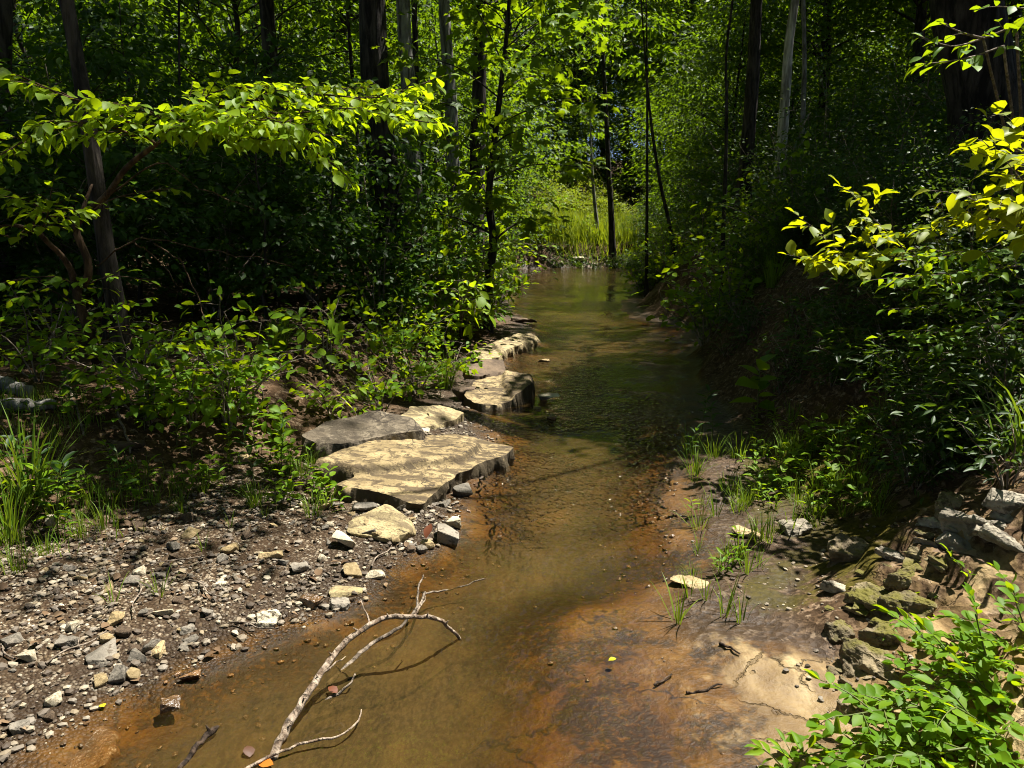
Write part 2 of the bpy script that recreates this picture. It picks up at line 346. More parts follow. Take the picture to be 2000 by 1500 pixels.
def ground_mat():
    m, nt = new_mat('ground_earth'); b = NB(nt); o = b.obj()
    n_l = b.noise(1.3, 5, .6, o); n_m = b.noise(7, 6, .62, o); n_f = b.noise(45, 5, .65, o)
    soil = b.ramp(n_m, [(.3,(.022,.013,.007)),(.55,(.052,.032,.017)),(.75,(.095,.062,.034))])
    lv = b.vor(28, o); litter = b.ramp(b.n('ShaderNodeSeparateColor', {0: lv.outputs['Color']}).outputs[0], [(0,(.04,.024,.013)),(.5,(.10,.062,.034)),(.85,(.17,.115,.07)),(1,(.24,.18,.12))])
    soil = b.mix(b.step(n_f, .4, .65), soil, litter)
    gv = b.vor(75, o); gs = b.n('ShaderNodeSeparateColor', {0: gv.outputs['Color']})
    grav = b.ramp(gs.outputs[0], [(0,(.05,.035,.022)),(.45,(.12,.085,.05)),(.7,(.20,.16,.11)),(.9,(.32,.26,.18)),(1,(.5,.44,.34))])
    grav = b.mix(b.step(gv.outputs['Distance'], .35, .75), grav, (.035,.022,.013))
    grav = b.mix(b.math('MULTIPLY', b.step(n_m, .36, .58), .85), grav, (.040,.025,.014))
    mud = b.ramp(n_m, [(.3,(.09,.038,.006)),(.52,(.18,.080,.011)),(.7,(.25,.125,.02))])
    mud = b.mix(b.math('MULTIPLY', b.attr('deep'), .85), mud, b.ramp(n_m, [(.35,(.040,.026,.010)),(.5,(.085,.056,.020)),(.65,(.13,.088,.034))]))
    mud = b.mix(b.math('MULTIPLY', b.step(n_f, .44, .6), .4), mud, (.03,.018,.007))
    alg = b.math('MULTIPLY', b.step(b.noise(2.6, 7, .68, o, .3), .45, .54), b.step(n_f, .30, .52))
    mud = b.mix(b.math('MULTIPLY', alg, .93), mud, (.022,.015,.008))
    cw = b.n('ShaderNodeVectorMath', {0: o, 1: b.n('ShaderNodeVectorMath', {0: b.n('ShaderNodeTexNoise', {'Scale': 6.0, 'Detail': 5.0, 'Vector': o}).outputs['Color'], 1: (.35,.35,.35)}, operation='MULTIPLY').outputs[0]}, operation='ADD').outputs[0]
    ck = b.math('MULTIPLY', b.step(b.vor(2.1, cw, 'DISTANCE_TO_EDGE').outputs['Distance'], .022, .004), b.step(b.noise(1.8, 3, .5, o), .47, .56))
    mud = b.mix(b.math('MULTIPLY', ck, .95), mud, (.018,.011,.005))
    rk = b.ramp(b.noise(3.5, 6, .6, b.scale(o, (1.6, .6, 1)), .4), [(.28,(.085,.052,.022)),(.45,(.16,.105,.048)),(.58,(.26,.185,.09)),(.72,(.40,.315,.17))])
    wv = b.n('ShaderNodeVectorMath', {0: o, 1: b.n('ShaderNodeVectorMath', {0: b.n('ShaderNodeTexNoise', {'Scale': 14.0, 'Detail': 5.0, 'Vector': o}).outputs['Color'], 1: (.12,.12,.12)}, operation='MULTIPLY').outputs[0]}, operation='ADD').outputs[0]
    cr = b.vor(3.2, wv, 'DISTANCE_TO_EDGE').outputs['Distance']
    crk = b.math('MULTIPLY', b.step(cr, .022, .004), b.step(b.noise(2.5, 3, .5, o), .42, .55))
    rk = b.mix(b.math('MULTIPLY', crk, .55), rk, (.05,.034,.018))
    rk = b.mix(b.math('MULTIPLY', b.step(n_f, .5, .7), .35), rk, (.12,.075,.03))
    ms = b.ramp(n_f, [(.3,(.028,.024,.005)),(.6,(.070,.056,.009))])
    c = b.mix(b.attr('gravel'), soil, grav); c = b.mix(b.attr('mud'), c, mud)
    rf = b.step(b.math('ADD', b.attr('rock'), b.math('MULTIPLY', b.math('SUBTRACT', n_m, .5), 1.8)), .30, .75)
    c = b.mix(rf, c, rk)
    mf = b.step(b.math('ADD', b.attr('moss'), b.math('MULTIPLY', b.math('SUBTRACT', n_m, .5), 1.3)), .42, .62)
    c = b.mix(mf, c, ms)
    wet = b.attr('wet')
    c = b.mix(b.math('MULTIPLY', b.math('MULTIPLY', wet, b.math('SUBTRACT', 1.0, b.math('MULTIPLY', rf, .7))), .8), c, b.mix(.75, c, (.016,.009,.004)))
    h = b.math('ADD', b.math('MULTIPLY', n_f, .5), b.math('MULTIPLY', n_m, .8))
    h = b.math('SUBTRACT', h, b.math('MULTIPLY', b.math('MULTIPLY', gv.outputs['Distance'], b.attr('gravel')), .9))
    h = b.math('SUBTRACT', h, b.math('MULTIPLY', b.math('MULTIPLY', crk, rf), .8))
    h = b.math('ADD', h, b.math('MULTIPLY', b.math('MULTIPLY', lv.outputs['Distance'], b.math('SUBTRACT', 1.0, b.attr('mud'))), .5))
    rg = b.math('SUBTRACT', .9, b.math('MULTIPLY', wet, .42))
    p = b.n('ShaderNodeBsdfPrincipled', {'Base Color': c, 'Roughness': rg, 'Specular IOR Level': b.math('ADD', .06, b.math('MULTIPLY', wet, .12)), 'Normal': b.bump(h, .8, .02)})
    b.out(p); return m
def water_mat():
    m, nt = new_mat('stream_water'); b = NB(nt); o = b.obj()
    dep = b.attr('depth')
    w1 = b.noise(8, 1, .5, b.scale(o, (1, .6, 1)), .5); w2 = b.noise(24, 1, .5, b.scale(o, (1, .7, 1)), .4); w3 = b.noise(2.0, 2, .5, o)
    rip = b.attr('ripple')
    h = b.math('ADD', b.math('MULTIPLY', w1, b.math('ADD', .18, b.math('MULTIPLY', rip, .6))), b.math('MULTIPLY', w2, b.math('MULTIPLY', rip, 2.0)))
    nor = b.bump(h, 1.0, .03)
    murk = b.ramp(w3, [(.3,(.038,.027,.010)),(.55,(.065,.042,.013)),(.75,(.11,.058,.015))])
    flow = b.noise(11, 6, .68, b.scale(o, (1.2, .45, 1)), .9); murk = b.mix(b.math('MULTIPLY', b.step(flow, .42, .68), .6), murk, (.022,.017,.008))
    gr = b.noise(70, 4, .7, b.scale(o, (1, .5, 1)), .6); murk = b.mix(b.math('MULTIPLY', b.step(gr, .42, .62), .28), murk, (.14,.085,.026))
    dif = b.n('ShaderNodeBsdfDiffuse', {'Color': murk})
    tr = b.n('ShaderNodeBsdfTransparent', {'Color': b.mix(b.step(dep, .0, .045), (.985,.975,.95), (.80,.70,.50))})
    body = b.n('ShaderNodeMixShader', {0: b.math('MULTIPLY', b.step(dep, .02, .17), .66), 1: tr, 2: dif})
    gl = b.n('ShaderNodeBsdfGlossy', {'Color': (1,1,1), 'Roughness': .04, 'Normal': nor})
    fr = b.n('ShaderNodeFresnel', {'IOR': 1.33, 'Normal': nor})
    b.out(b.n('ShaderNodeMixShader', {0: fr.outputs[0], 1: body, 2: gl})); return m

# ------------------------------------------------------------------ ground and water
def build_ground():
    N, Mm = 560, 540
    t = np.linspace(-1, 1, N); xs = .3+1.2*np.sinh(t*4.8)
    u = np.linspace(-.62, 1, Mm); ys = 2.8+.95*np.sinh(u*5.45)
    ys = np.clip(ys, -14, None)
    X, Y = np.meshgrid(xs, ys); Z = H(X, Y)
    V = np.stack([X, Y, Z], -1).reshape(-1, 3)
    i = np.arange(Mm-1)[:, None]*N+np.arange(N-1)[None]
    Q = np.stack([i, i+1, i+N+1, i+N], -1).reshape(-1, 4)
    x, y, z = V.T
    sl = XL(y)-x; sr = x-XR(y)
    Wd = np.interp(y, [1, 2, 3, 4, 5, 6, 8, 12, 30], [2.6, 2.4, 1.9, 1.5, 1.0, .5, .4, .3, .3])
    gravel = sst(-.15, .05, sl)*sst(Wd+.5, Wd-.2, sl+(fbm(x*2, y*2, 41, 3)-.5)*1.2)
    mud = sst(.12, -.06, sl)*np.where(y < 2.6, sst(.55, .2, sr), sst(.22, .0, sr))
    rock = sst(-.05, .25, sr)*sst(2.7, 2.3, y)*sst(.95, .70, sr)+.45*sst(.6, .9, sr)*sst(3.8, 3.0, y)*sst(2.6, 1.6, sr)+.35*sst(-.6, .1, sr)*sst(3, 2.2, y)*(sr < .3)
    rock = np.clip(rock, 0, 1)
    moss = sst(.15, .5, sr)*sst(1.5, .9, sr)*sst(2.4, 3.0, y)*sst(6, 4.6, y)*.6
    wet = np.clip(sst(.085, .015, z)*sst(.7, .1, sl), 0, 1)
    me = mesh_from('ground', V, [Q], True, dict(gravel=gravel, mud=mud, rock=rock, moss=moss, wet=wet, deep=sst(.03, .09, -z)))
    me.materials.append(ground_mat()); tag(link('ground', me), kind='structure')
def build_water():
    ys = np.concatenate([np.arange(.3, 7, .03), 7*np.exp(np.linspace(0, math.log(60/7), 260))]); ns = 150
    rows = []
    for y in ys:
        a, c = XL(y)-.5-.03*y, XR(y)+.5+.03*y; rows.append(np.stack([np.linspace(a, c, ns), np.full(ns, y)], 1))
    P = np.stack(rows); x, y = P[..., 0], P[..., 1]
    rip = sst(3.0, 3.6, y)*sst(7.5, 6, y)*.5+.9*sst(3.3, 3.7, y)*sst(5.0, 4.4, y)*sst(-.2, .3, x)+.7*sst(6.5, 7.5, y)*sst(12, 9, y)+.12
    rip = np.clip(rip*(.25+1.5*sst(.4, .62, fbm(x*1.6, y*1.1, 51, 3))), .04, 1)
    z = (fbm(x*3, y*2, 52, 3)-.5)*.006*np.clip(rip*2, .3, 1)
    V = np.stack([x, y, z], -1).reshape(-1, 3)
    i = np.arange(len(ys)-1)[:, None]*ns+np.arange(ns-1)[None]; Q = np.stack([i, i+1, i+ns+1, i+ns], -1).reshape(-1, 4)
    dep = np.clip(-H(x, y), 0, 1).ravel()
    me = mesh_from('water', V, [Q], True, dict(depth=dep, ripple=rip.ravel())); me.materials.append(water_mat())
    tag(link('water', me), kind='structure')
build_ground(); build_water()

# ------------------------------------------------------------------ stones
def hull_mesh(name, seed, dims, npts=16, bev=.0, sub=0, amp=0, mat=None, boxy=.5, freq=4):
    rg = np.random.default_rng(seed)
    p = nrm(rg.normal(size=(npts, 3))); p = np.sign(p)*np.abs(p)**boxy; p = p*rg.uniform(.75, 1, (npts, 1))
    p = p*np.array(dims)*.5
    bm = bmesh.new()
    for q in p: bm.verts.new(q)
    r = bmesh.ops.convex_hull(bm, input=bm.verts[:])
    bmesh.ops.delete(bm, geom=[v for v in bm.verts if not v.link_faces], context='VERTS')
    bmesh.ops.dissolve_limit(bm, angle_limit=R(9), verts=bm.verts[:], edges=bm.edges[:])
    if bev: bmesh.ops.bevel(bm, geom=bm.edges[:]+bm.verts[:], offset=bev, segments=2, affect='EDGES', profile=.6, clamp_overlap=True)
    if sub:
        bmesh.ops.triangulate(bm, faces=bm.faces[:])
        L = max(dims)/(2.2*2**sub)
        for _ in range(sub+1):
            es = [e for e in bm.edges if e.calc_length() > L]
            if not es: break
            bmesh.ops.subdivide_edges(bm, edges=es, cuts=1); bmesh.ops.triangulate(bm, faces=bm.faces[:])
        bm.normal_update()
        o = Vector((seed*3.7, seed*1.3, seed*.7))
        for v in bm.verts:
            f = freq/max(dims)
            d = mnoise.fractal(v.co*f+o, .8, 2.1, 4)*amp
            v.co += v.normal*d
    me = bpy.data.meshes.new(name); bm.to_mesh(me); bm.free()
    for pl in me.polygons: pl.use_smooth = True
    me.set_sharp_from_angle(angle=R(38))
    if mat: me.materials.append(mat)
    return me
def stone(name, px, py, wpx, seed, mat, label, dims=(1, .75, .4), z=None, rz=0, cat='rock', tilt=(0, 0), sink=.3, npts=16, sub=3, amp=.02, group=None, boxy=.5, lift=0):
    p = onground(px, py) if z is None else G(px, py, z)
    depth = p[1]*math.cos(PITCH)+(1.6-p[2])*math.sin(PITCH); w = wpx/F*depth
    dm = np.array(dims)/dims[0]*w
    me = hull_mesh(name, seed, dm, npts, .03*w, sub, amp*w*2, mat, boxy)
    o = link(name, me); o.location = (p[0], p[1], p[2]+dm[2]*(.5-sink)+lift); o.rotation_euler = (tilt[0], tilt[1], rz)
    return tag(o, label, cat, group)

def heightslab(name, outline, upper, mat, label, thick=.16, res=.010, bump=.012, seed=1, upstep=.05):
    W = np.array([G(px, py, z) for px, py, z in outline]); A = np.c_[W[:, :2], np.ones(len(W))]
    co = np.linalg.lstsq(A, W[:, 2], rcond=None)[0]
    def sd(P, poly):                      # signed distance, positive inside
        d = np.full(len(P), 9.); ins = np.zeros(len(P), bool); n = len(poly)
        for i in range(n):
            a, b2 = poly[i], poly[(i+1) % n]; e = b2-a; w = P-a
            t = np.clip((w@e)/(e@e), 0, 1); d = np.minimum(d, np.linalg.norm(w-t[:, None]*e, axis=1))
            c = ((a[1] <= P[:, 1]) != (b2[1] <= P[:, 1])) & (P[:, 0] < a[0]+(P[:, 1]-a[1])/(e[1] if abs(e[1]) > 1e-9 else 1e-9)*e[0]); ins ^= c
        return np.where(ins, d, -d)
    poly = W[:, :2]; lo, hi = poly.min(0)-.06, poly.max(0)+.06
    xs, ys = np.arange(lo[0], hi[0], res), np.arange(lo[1], hi[1], res); X, Y = np.meshgrid(xs, ys); P = np.stack([X.ravel(), Y.ravel()], 1)
    jit = (fbm(P[:, 0]*6, P[:, 1]*6, seed, 4)-.5)*.065
    d = sd(P, poly)+jit
    zt = P@co[:2]+co[2]+(fbm(P[:, 0]*3, P[:, 1]*3, seed+3, 5)-.5)*bump*2.2+(fbm(P[:, 0]*14, P[:, 1]*14, seed+4, 3)-.5)*bump
    lay = np.floor(fbm(P[:, 0]*1.8+P[:, 1]*.6, P[:, 1]*2.4, seed+9, 5)*11)/11; zt = zt+lay*.006
    if upper is not None:
        U = np.array([G(px, py, .15)[:2] for px, py in upper]); du = sd(P, U)+jit*.7; zt = zt+upstep*sst(-.012, .035, du)
    k = np.clip(d/.016, 0, 1); zt = zt-.010*(1-np.sqrt(np.clip(1-(1-k)**2, 0, 1)))
    nx, ny = len(xs), len(ys); gx, gy = np.gradient(d.reshape(ny, nx), res, axis=1).ravel(), np.gradient(d.reshape(ny, nx), res, axis=0).ravel()
    i = (np.arange(ny-1)[:, None]*nx+np.arange(nx-1)[None]).ravel()
    Q = np.stack([i, i+1, i+nx+1, i+nx], 1); Q = Q[(d[Q] > 0).all(1)]
    us, inv = np.unique(Q, return_inverse=True); Q = inv.reshape(-1, 4)
    bm = bmesh.new(); vs = [bm.verts.new((P[q, 0], P[q, 1], zt[q])) for q in us]
    for q in Q: bm.faces.new([vs[t] for t in q])
    bm.verts.ensure_lookup_table(); bm.verts.index_update()
    be = [e for e in bm.edges if e.is_boundary]; bv = {v for e in be for v in e.verts}
    nb = {v: [e.other_vert(v) for e in v.link_edges if e.is_boundary] for v in bv}
    G2 = {}
    for v in bv:
        q = us[v.index]; g = Vector((gx[q], gy[q], 0)); g = g.normalized() if g.length > 1e-6 else Vector((0, 0, 0)); G2[v] = g
        v.co -= g*min(float(d[q]), res*1.5)
    for _ in range(3):
        new = {v: v.co*.5+sum((w.co for w in nb[v]), Vector())/len(nb[v])*.5 for v in bv}
        for v, p in new.items(): v.co = p
    ring = {v: v for v in bv}; edges = be
    for row in range(5):
        r_ = bmesh.ops.extrude_edge_only(bm, edges=edges); ev = [g for g in r_['geom'] if isinstance(g, bmesh.types.BMVert)]; edges = [g for g in r_['geom'] if isinstance(g, bmesh.types.BMEdge) and all(v in ev for v in g.verts)]
        src = {}
        for v in ev:
            o_ = [e.other_vert(v) for e in v.link_edges if e.other_vert(v) not in ev]
            if o_: src[v] = o_[0]
        for v, s0 in src.items():
            g = G2.get(s0, Vector((0, 0, 0))); G2[v] = g
            n_ = mnoise.fractal(Vector((v.co.x*7, v.co.y*7, v.co.z*30+row*2.1)), .7, 2.1, 4)
            v.co = s0.co+Vector((0, 0, -thick/5))-g*((.010 if row == 0 else 0)+n_*.03)
    bmesh.ops.recalc_face_normals(bm, faces=bm.faces[:])
    c = np.r_[poly.mean(0), zt.mean()]
    bmesh.ops.translate(bm, verts=bm.verts[:], vec=Vector(-c))
    me = bpy.data.meshes.new(name); bm.to_mesh(me); bm.free()
    for pl in me.polygons: pl.use_smooth = True
    me.set_sharp_from_angle(angle=R(45)); me.materials.append(mat)
    o = link(name, me); o.location = c; return tag(o, label, 'rock', None, 'thing')

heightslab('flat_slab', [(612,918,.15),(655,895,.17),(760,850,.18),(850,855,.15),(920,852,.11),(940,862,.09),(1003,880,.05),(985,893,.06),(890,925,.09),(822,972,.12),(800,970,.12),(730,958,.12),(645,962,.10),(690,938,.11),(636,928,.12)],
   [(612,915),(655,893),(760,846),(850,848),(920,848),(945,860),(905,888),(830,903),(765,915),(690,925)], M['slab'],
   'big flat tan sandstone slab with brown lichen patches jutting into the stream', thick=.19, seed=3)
heightslab('sunken_slab', [(60,1440,-.012),(110,1400,-.006),(180,1400,-.008),(225,1430,-.012),(215,1490,-.02),(140,1530,-.025),(40,1500,-.015)], None, M['wetrock'],
   'orange brown slab lying just under the shallow water at the gravel edge', thick=.06, seed=5, bump=.005)

sM = M
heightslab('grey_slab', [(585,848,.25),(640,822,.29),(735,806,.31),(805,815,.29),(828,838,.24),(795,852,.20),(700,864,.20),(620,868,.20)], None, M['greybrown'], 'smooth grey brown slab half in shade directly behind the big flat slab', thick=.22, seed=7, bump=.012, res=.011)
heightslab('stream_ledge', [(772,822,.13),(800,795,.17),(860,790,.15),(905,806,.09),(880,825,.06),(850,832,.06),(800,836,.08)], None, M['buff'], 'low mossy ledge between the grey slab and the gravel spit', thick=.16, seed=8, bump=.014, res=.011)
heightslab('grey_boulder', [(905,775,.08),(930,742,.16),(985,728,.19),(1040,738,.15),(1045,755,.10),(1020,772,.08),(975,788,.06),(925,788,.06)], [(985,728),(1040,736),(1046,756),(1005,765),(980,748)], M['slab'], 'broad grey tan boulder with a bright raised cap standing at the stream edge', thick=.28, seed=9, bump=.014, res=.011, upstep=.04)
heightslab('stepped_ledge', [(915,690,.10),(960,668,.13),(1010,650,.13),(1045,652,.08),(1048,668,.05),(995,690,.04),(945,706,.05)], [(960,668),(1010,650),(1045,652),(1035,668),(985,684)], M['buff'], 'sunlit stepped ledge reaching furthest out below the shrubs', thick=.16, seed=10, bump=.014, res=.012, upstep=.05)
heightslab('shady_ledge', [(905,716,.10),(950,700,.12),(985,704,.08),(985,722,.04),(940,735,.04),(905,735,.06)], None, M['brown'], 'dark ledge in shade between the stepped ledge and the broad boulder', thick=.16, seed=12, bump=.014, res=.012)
stone('broad_rock', 745, 1035, 150, 12, M['buff'], 'broad buff rock tilted at the foot of the big slab, beside the gravel', (1,.75,.3), rz=-.35, tilt=(.1,.18), npts=18, amp=.008)
stone('wedge_rock', 868, 1052, 62, 13, M['grey'], 'smooth grey rock sloping into the water with a dead leaf on it', (1,1.15,.6), rz=.3, tilt=(.05,.25), npts=14, amp=.006)
stone('white_rock', 885, 1030, 40, 14, M['cream'], 'small whitish rock at the waterline below the slab corner', (1,.8,.6), rz=.4, npts=12, lift=.01)
stone('side_rock', 903, 966, 42, 15, M['grey'], 'angular grey stone standing in the water against the slab side', (1,.9,.75), z=0, rz=.5, npts=11)
stone('round_stone', 833, 1070, 36, 16, M['tan'], 'rounded tan stone below the dead reddish leaf at the water edge', (1,.8,.7), rz=.2, npts=30, boxy=.9, amp=.006)
stone('dark_pebble', 803, 1077, 26, 17, M['brown'], 'rounded dark brown stone beside the rounded tan one at the water edge', (1,.8,.7), rz=.1, npts=30, boxy=.9, amp=.006)
stone('block_stone', 670, 1066, 66, 18, M['cream'], 'cream block stone with a flat top casting a shadow on the gravel', (1,.65,.5), rz=-.25, npts=10, boxy=.35, amp=.006, tilt=(0,.12), sink=.2)
stone('oval_stone', 735, 1127, 48, 19, M['cream'], 'flat oval cream stone at the very edge of the gravel and stream', (1,.6,.4), rz=.1, npts=26, boxy=.8, amp=.006)
stone('plate_stone', 676, 1158, 84, 20, M['buff'], 'flat tan plate of stone at the water edge above two dark wet stones', (1,.6,.22), rz=.35, npts=12, boxy=.5, amp=.006)
stone('wet_stone', 664, 1186, 48, 21, M['grey'], 'grey half wet stone touching the tan plate at the water edge', (1,.7,.55), rz=.2, npts=12)
stone('wet_stone', 608, 1180, 56, 22, M['wetrock'], 'almost black wet stone between the knobby stone and the grey half wet one', (1,.7,.5), rz=-.3, npts=12)
stone('knobby_stone', 522, 1217, 58, 23, M['cream'], 'knobby pitted whitish stone with brown hollows at the water edge', (1,.75,.65), rz=.1, npts=22, boxy=.8, amp=.035)
stone('tan_stone', 530, 1088, 60, 24, M['tan'], 'long tan stone lying flat near the upper edge of the gravel', (1,.5,.35), rz=.15, npts=14, boxy=.6)
stone('grey_stone', 586, 1114, 46, 25, M['grey'], 'grey slanted stone just below the long tan one on the gravel', (1,.8,.5), rz=.6, tilt=(.1,.2), npts=12)
stone('tan_stone', 448, 1078, 46, 26, M['tan'], 'squat tan stone beside the shadow dapples at the gravel top', (1,.7,.5), rz=.4, npts=14)
stone('pointed_stone', 203, 1282, 80, 27, M['grey'], 'large grey three cornered stone with a pointed end on the gravel', (1,.8,.35), rz=.9, npts=7, boxy=.5, amp=.006, tilt=(.1,0))
stone('grey_stone', 133, 1260, 50, 28, M['grey'], 'blocky two tone grey stone next to the three cornered one', (1,.8,.6), rz=.5, npts=11, boxy=.4)
stone('tan_stone', 308, 1274, 38, 29, M['tan'], 'upright tan block at the lower gravel near brown shallows', (1,1.1,.7), rz=1.3, npts=10, boxy=.35)
stone('grey_stone', 366, 1234, 40, 30, M['grey'], 'pale grey flake standing alone mid gravel', (1,.7,.4), rz=.5, npts=10)
stone('grey_stone', 230, 1216, 42, 31, M['tan'], 'pale tan knob above the three cornered stone', (1,.9,.7), rz=.2, npts=16)
stone('pink_stone', 318, 1200, 44, 32, M['cream'], 'pinkish cream angular stone in the middle of the gravel', (1,.6,.5), rz=.3, npts=10, boxy=.4)
stone('grey_stone', 396, 1200, 48, 33, M['grey'], 'speckled grey and tan stone in the middle of the gravel', (1,.6,.4), rz=.2, npts=14)
stone('tan_stone', 432, 1147, 38, 34, M['cream'], 'leaning cream wedge near the shadow dapples', (1,.7,.4), rz=.9, npts=9)
stone('grey_stone', 38, 1426, 42, 35, M['grey'], 'pale grey angular stone beside the slab under water', (1,.9,.6), rz=.7, npts=10, boxy=.4)
stone('sunken_stone', 335, 1382, 46, 36, M['wetrock'], 'wet brown stone breaking the surface of the shallows', (1,1,.7), z=-.005, rz=.3, npts=16)
stone('sunken_stone', 372, 1322, 52, 37, M['wetrock'], 'flat orange brown stone awash at the gravel margin', (1,.6,.3), z=-.005, rz=.25, npts=12)
# mid stream
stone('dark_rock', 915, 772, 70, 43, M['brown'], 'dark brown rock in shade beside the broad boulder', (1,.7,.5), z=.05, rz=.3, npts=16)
stone('pale_stone', 1072, 784, 52, 44, M['cream'], 'pale pointed stone standing out of the water past the broad boulder', (1,.6,.5), z=0, rz=-.4, npts=10)
stone('tiny_stone', 1049, 798, 18, 45, M['tan'], 'tiny pale stone in the water next to the pointed one', (1,.8,.6), z=0, npts=12)
stone('black_stone', 1077, 819, 22, 46, M['wetrock'], 'small black wet stone alone in the shaded water', (1,.8,.6), z=0, npts=16)
stone('spit_rock', 815, 825, 62, 47, M['buff'], 'mossy buff rock on the rim of the gravel spit', (1,.8,.5), rz=.4, npts=14)
stone('spit_rock', 870, 812, 48, 48, M['cream'], 'whitish stone on the little gravel spit behind the big slab', (1,.6,.45), rz=.1, npts=12)
stone('spit_rock', 828, 846, 26, 49, M['cream'], 'small pinkish stone on the edge of the gravel spit', (1,.7,.6), rz=.1, npts=14)
stone('awash_rock', 1062, 706, 30, 53, M['tan'], 'tan rock awash by itself in the shallow run', (1,.8,.3), z=-.005, npts=14)
stone('ledge_rock', 1020, 628, 60, 54, M['brown'], 'long dark ledge at the bend where the pool begins', (1,.5,.2), z=.03, rz=-.4, npts=14)
for i, (x, y, w) in enumerate([(1128,513,34),(1160,519,26),(1092,517,30),(1196,521,30),(1222,526,22),(1140,524,18)]):
    stone('far_rock', x, y, w, 60+i, M['cream'], ['pale flat rock at the head of the far pool, the brightest', 'small pale rock right of centre at the pool head','pale rock at the dark end of the pool head','pale rock under the thin dark trunk','small rock at the corner of the far pool','small pale rock lying in front at the pool head'][i], (1,.7,.3), rz=i*.7, npts=12, sub=2)
# shaded bank and its shale
stone('half_buried_slab', 1345, 1142, 108, 70, M['tan'], 'pale slab half sunk in the dark mud near the grass sprouts', (1,.5,.16), rz=-.35, npts=12, sink=.35)
stone('shelf_rock', 1462, 1046, 70, 71, M['tan'], 'pale lit rock with a deep shadow beside it on the muddy shelf', (1,.5,.3), rz=-.5, npts=11)
stone('shelf_rock', 1555, 1040, 80, 72, M['shale'], 'grey green rock face above the muddy shelf', (1,.7,.5), rz=.4, npts=12)
SH = [(1632,1150,62,'upright pale shale block at the waterside end of the outcrop','shale'),(1700,1168,82,'mossy shale block beside the upright pale one','shale_moss'),(1668,1082,96,'moss capped shale ledge above the pale block','shale_moss'),
      (1742,1092,66,'narrow leaning shale plate behind the moss cap','shale'),(1815,1062,66,'round grey knob of shale in the middle of the outcrop','shale'),(1905,1028,120,'long tilted pale shale plate with the sharpest edges','shale'),
      (1962,1068,90,'cracked shale plate under the long tilted one','shale'),(1975,985,90,'topmost pale shale slab under the arching grass','shale'),(1860,990,66,'shadowed shale slab at the upper end of the outcrop','shale_moss'),
      (1775,1190,90,'mossy shale hump among the small herbs','shale_moss'),(1640,1235,56,'brown shale lump at the joint above the pale bedrock','shale_moss'),(1690,1300,100,'broad dull brown shale face beside the bedrock joint','shale_moss'),
      (1722,1245,80,'dark brown shale step with a hollow behind it','shale_moss'),(1690,1385,96,'low grey shale step partly under the leafy shrub','shale_moss'),(1760,1130,60,'small mossy shale wedge in the outcrop','shale_moss'),(1870,1075,70,'thin shale flake stacked between knob and long plate','shale')]
for i, (x, y, w, lb, mk) in enumerate(SH):
    rg = np.random.default_rng(300+i)
    if mk == 'shale': stone('shale_block', x, y, w*1.15, 80+i, M[mk], lb, (1,.32+.25*rg.random(),.34+.15*rg.random()), rz=rg.uniform(-1.0,-.6), tilt=(rg.uniform(.1,.35), rg.uniform(-.05,.3)), npts=9+i % 4, boxy=.3, amp=.02, sink=.45, sub=4)
    else: stone('shale_block', x, y, w*1.2, 80+i, M[mk], lb, (1,.8,.5+.2*rg.random()), rz=rg.uniform(-1.2,.2), tilt=(rg.uniform(-.2,.3), rg.uniform(-.3,.3)), npts=13, boxy=.36, amp=.03, sink=.55, sub=4)
rg = np.random.default_rng(321)
for i in range(34):
    u = rg.random(); x, y = 1640+340*u+rg.uniform(-30,40), 1180-170*u+rg.uniform(-70,90)
    if i % 3 == 0: x, y = rg.uniform(1610,1740), rg.uniform(1170,1420)
    mk = 'shale' if u > .55 and i % 3 else 'shale_moss'
    stone('ledge_piece', x, y, rg.uniform(26,66), 140+i, M[mk], 'pale splintered piece of shale wedged in the outcrop' if mk == 'shale' else 'dull brown piece of shale bedded in the outcrop', (1,.3+.4*rg.random(),.3+.2*rg.random()), rz=rg.uniform(-1.1,-.4), tilt=(rg.uniform(0,.4), rg.uniform(-.1,.35)), npts=9+i % 5, boxy=.32, amp=.025, sink=.5, sub=3, group='pale shale splinters' if mk == 'shale' else 'brown shale pieces')
stone('bank_rock', 250, 880, 70, 101, M['brown'], 'brown rock with a mossy end lying under the shrubs', (1,.6,.45), rz=.2, npts=14)
stone('bank_rock', 675, 872, 40, 102, M['tan'], 'tan stone among the seedlings above the slab', (1,.7,.5), rz=.2, npts=12)
stone('bank_rock', 475, 900, 40, 103, M['tan'], 'tan stone in the dappled soil under the seedlings', (1,.7,.5), rz=.9, npts=12)
stone('bank_rock', 710, 1000, 70, 104, M['grey'], 'grey rubble stone tucked under the front edge of the big slab', (1,.6,.4), rz=.3, npts=12)
stone('bank_rock', 765, 990, 50, 105, M['grey'], 'second grey rubble stone under the slab, next to its dark corner', (1,.6,.5), rz=-.3, npts=11)

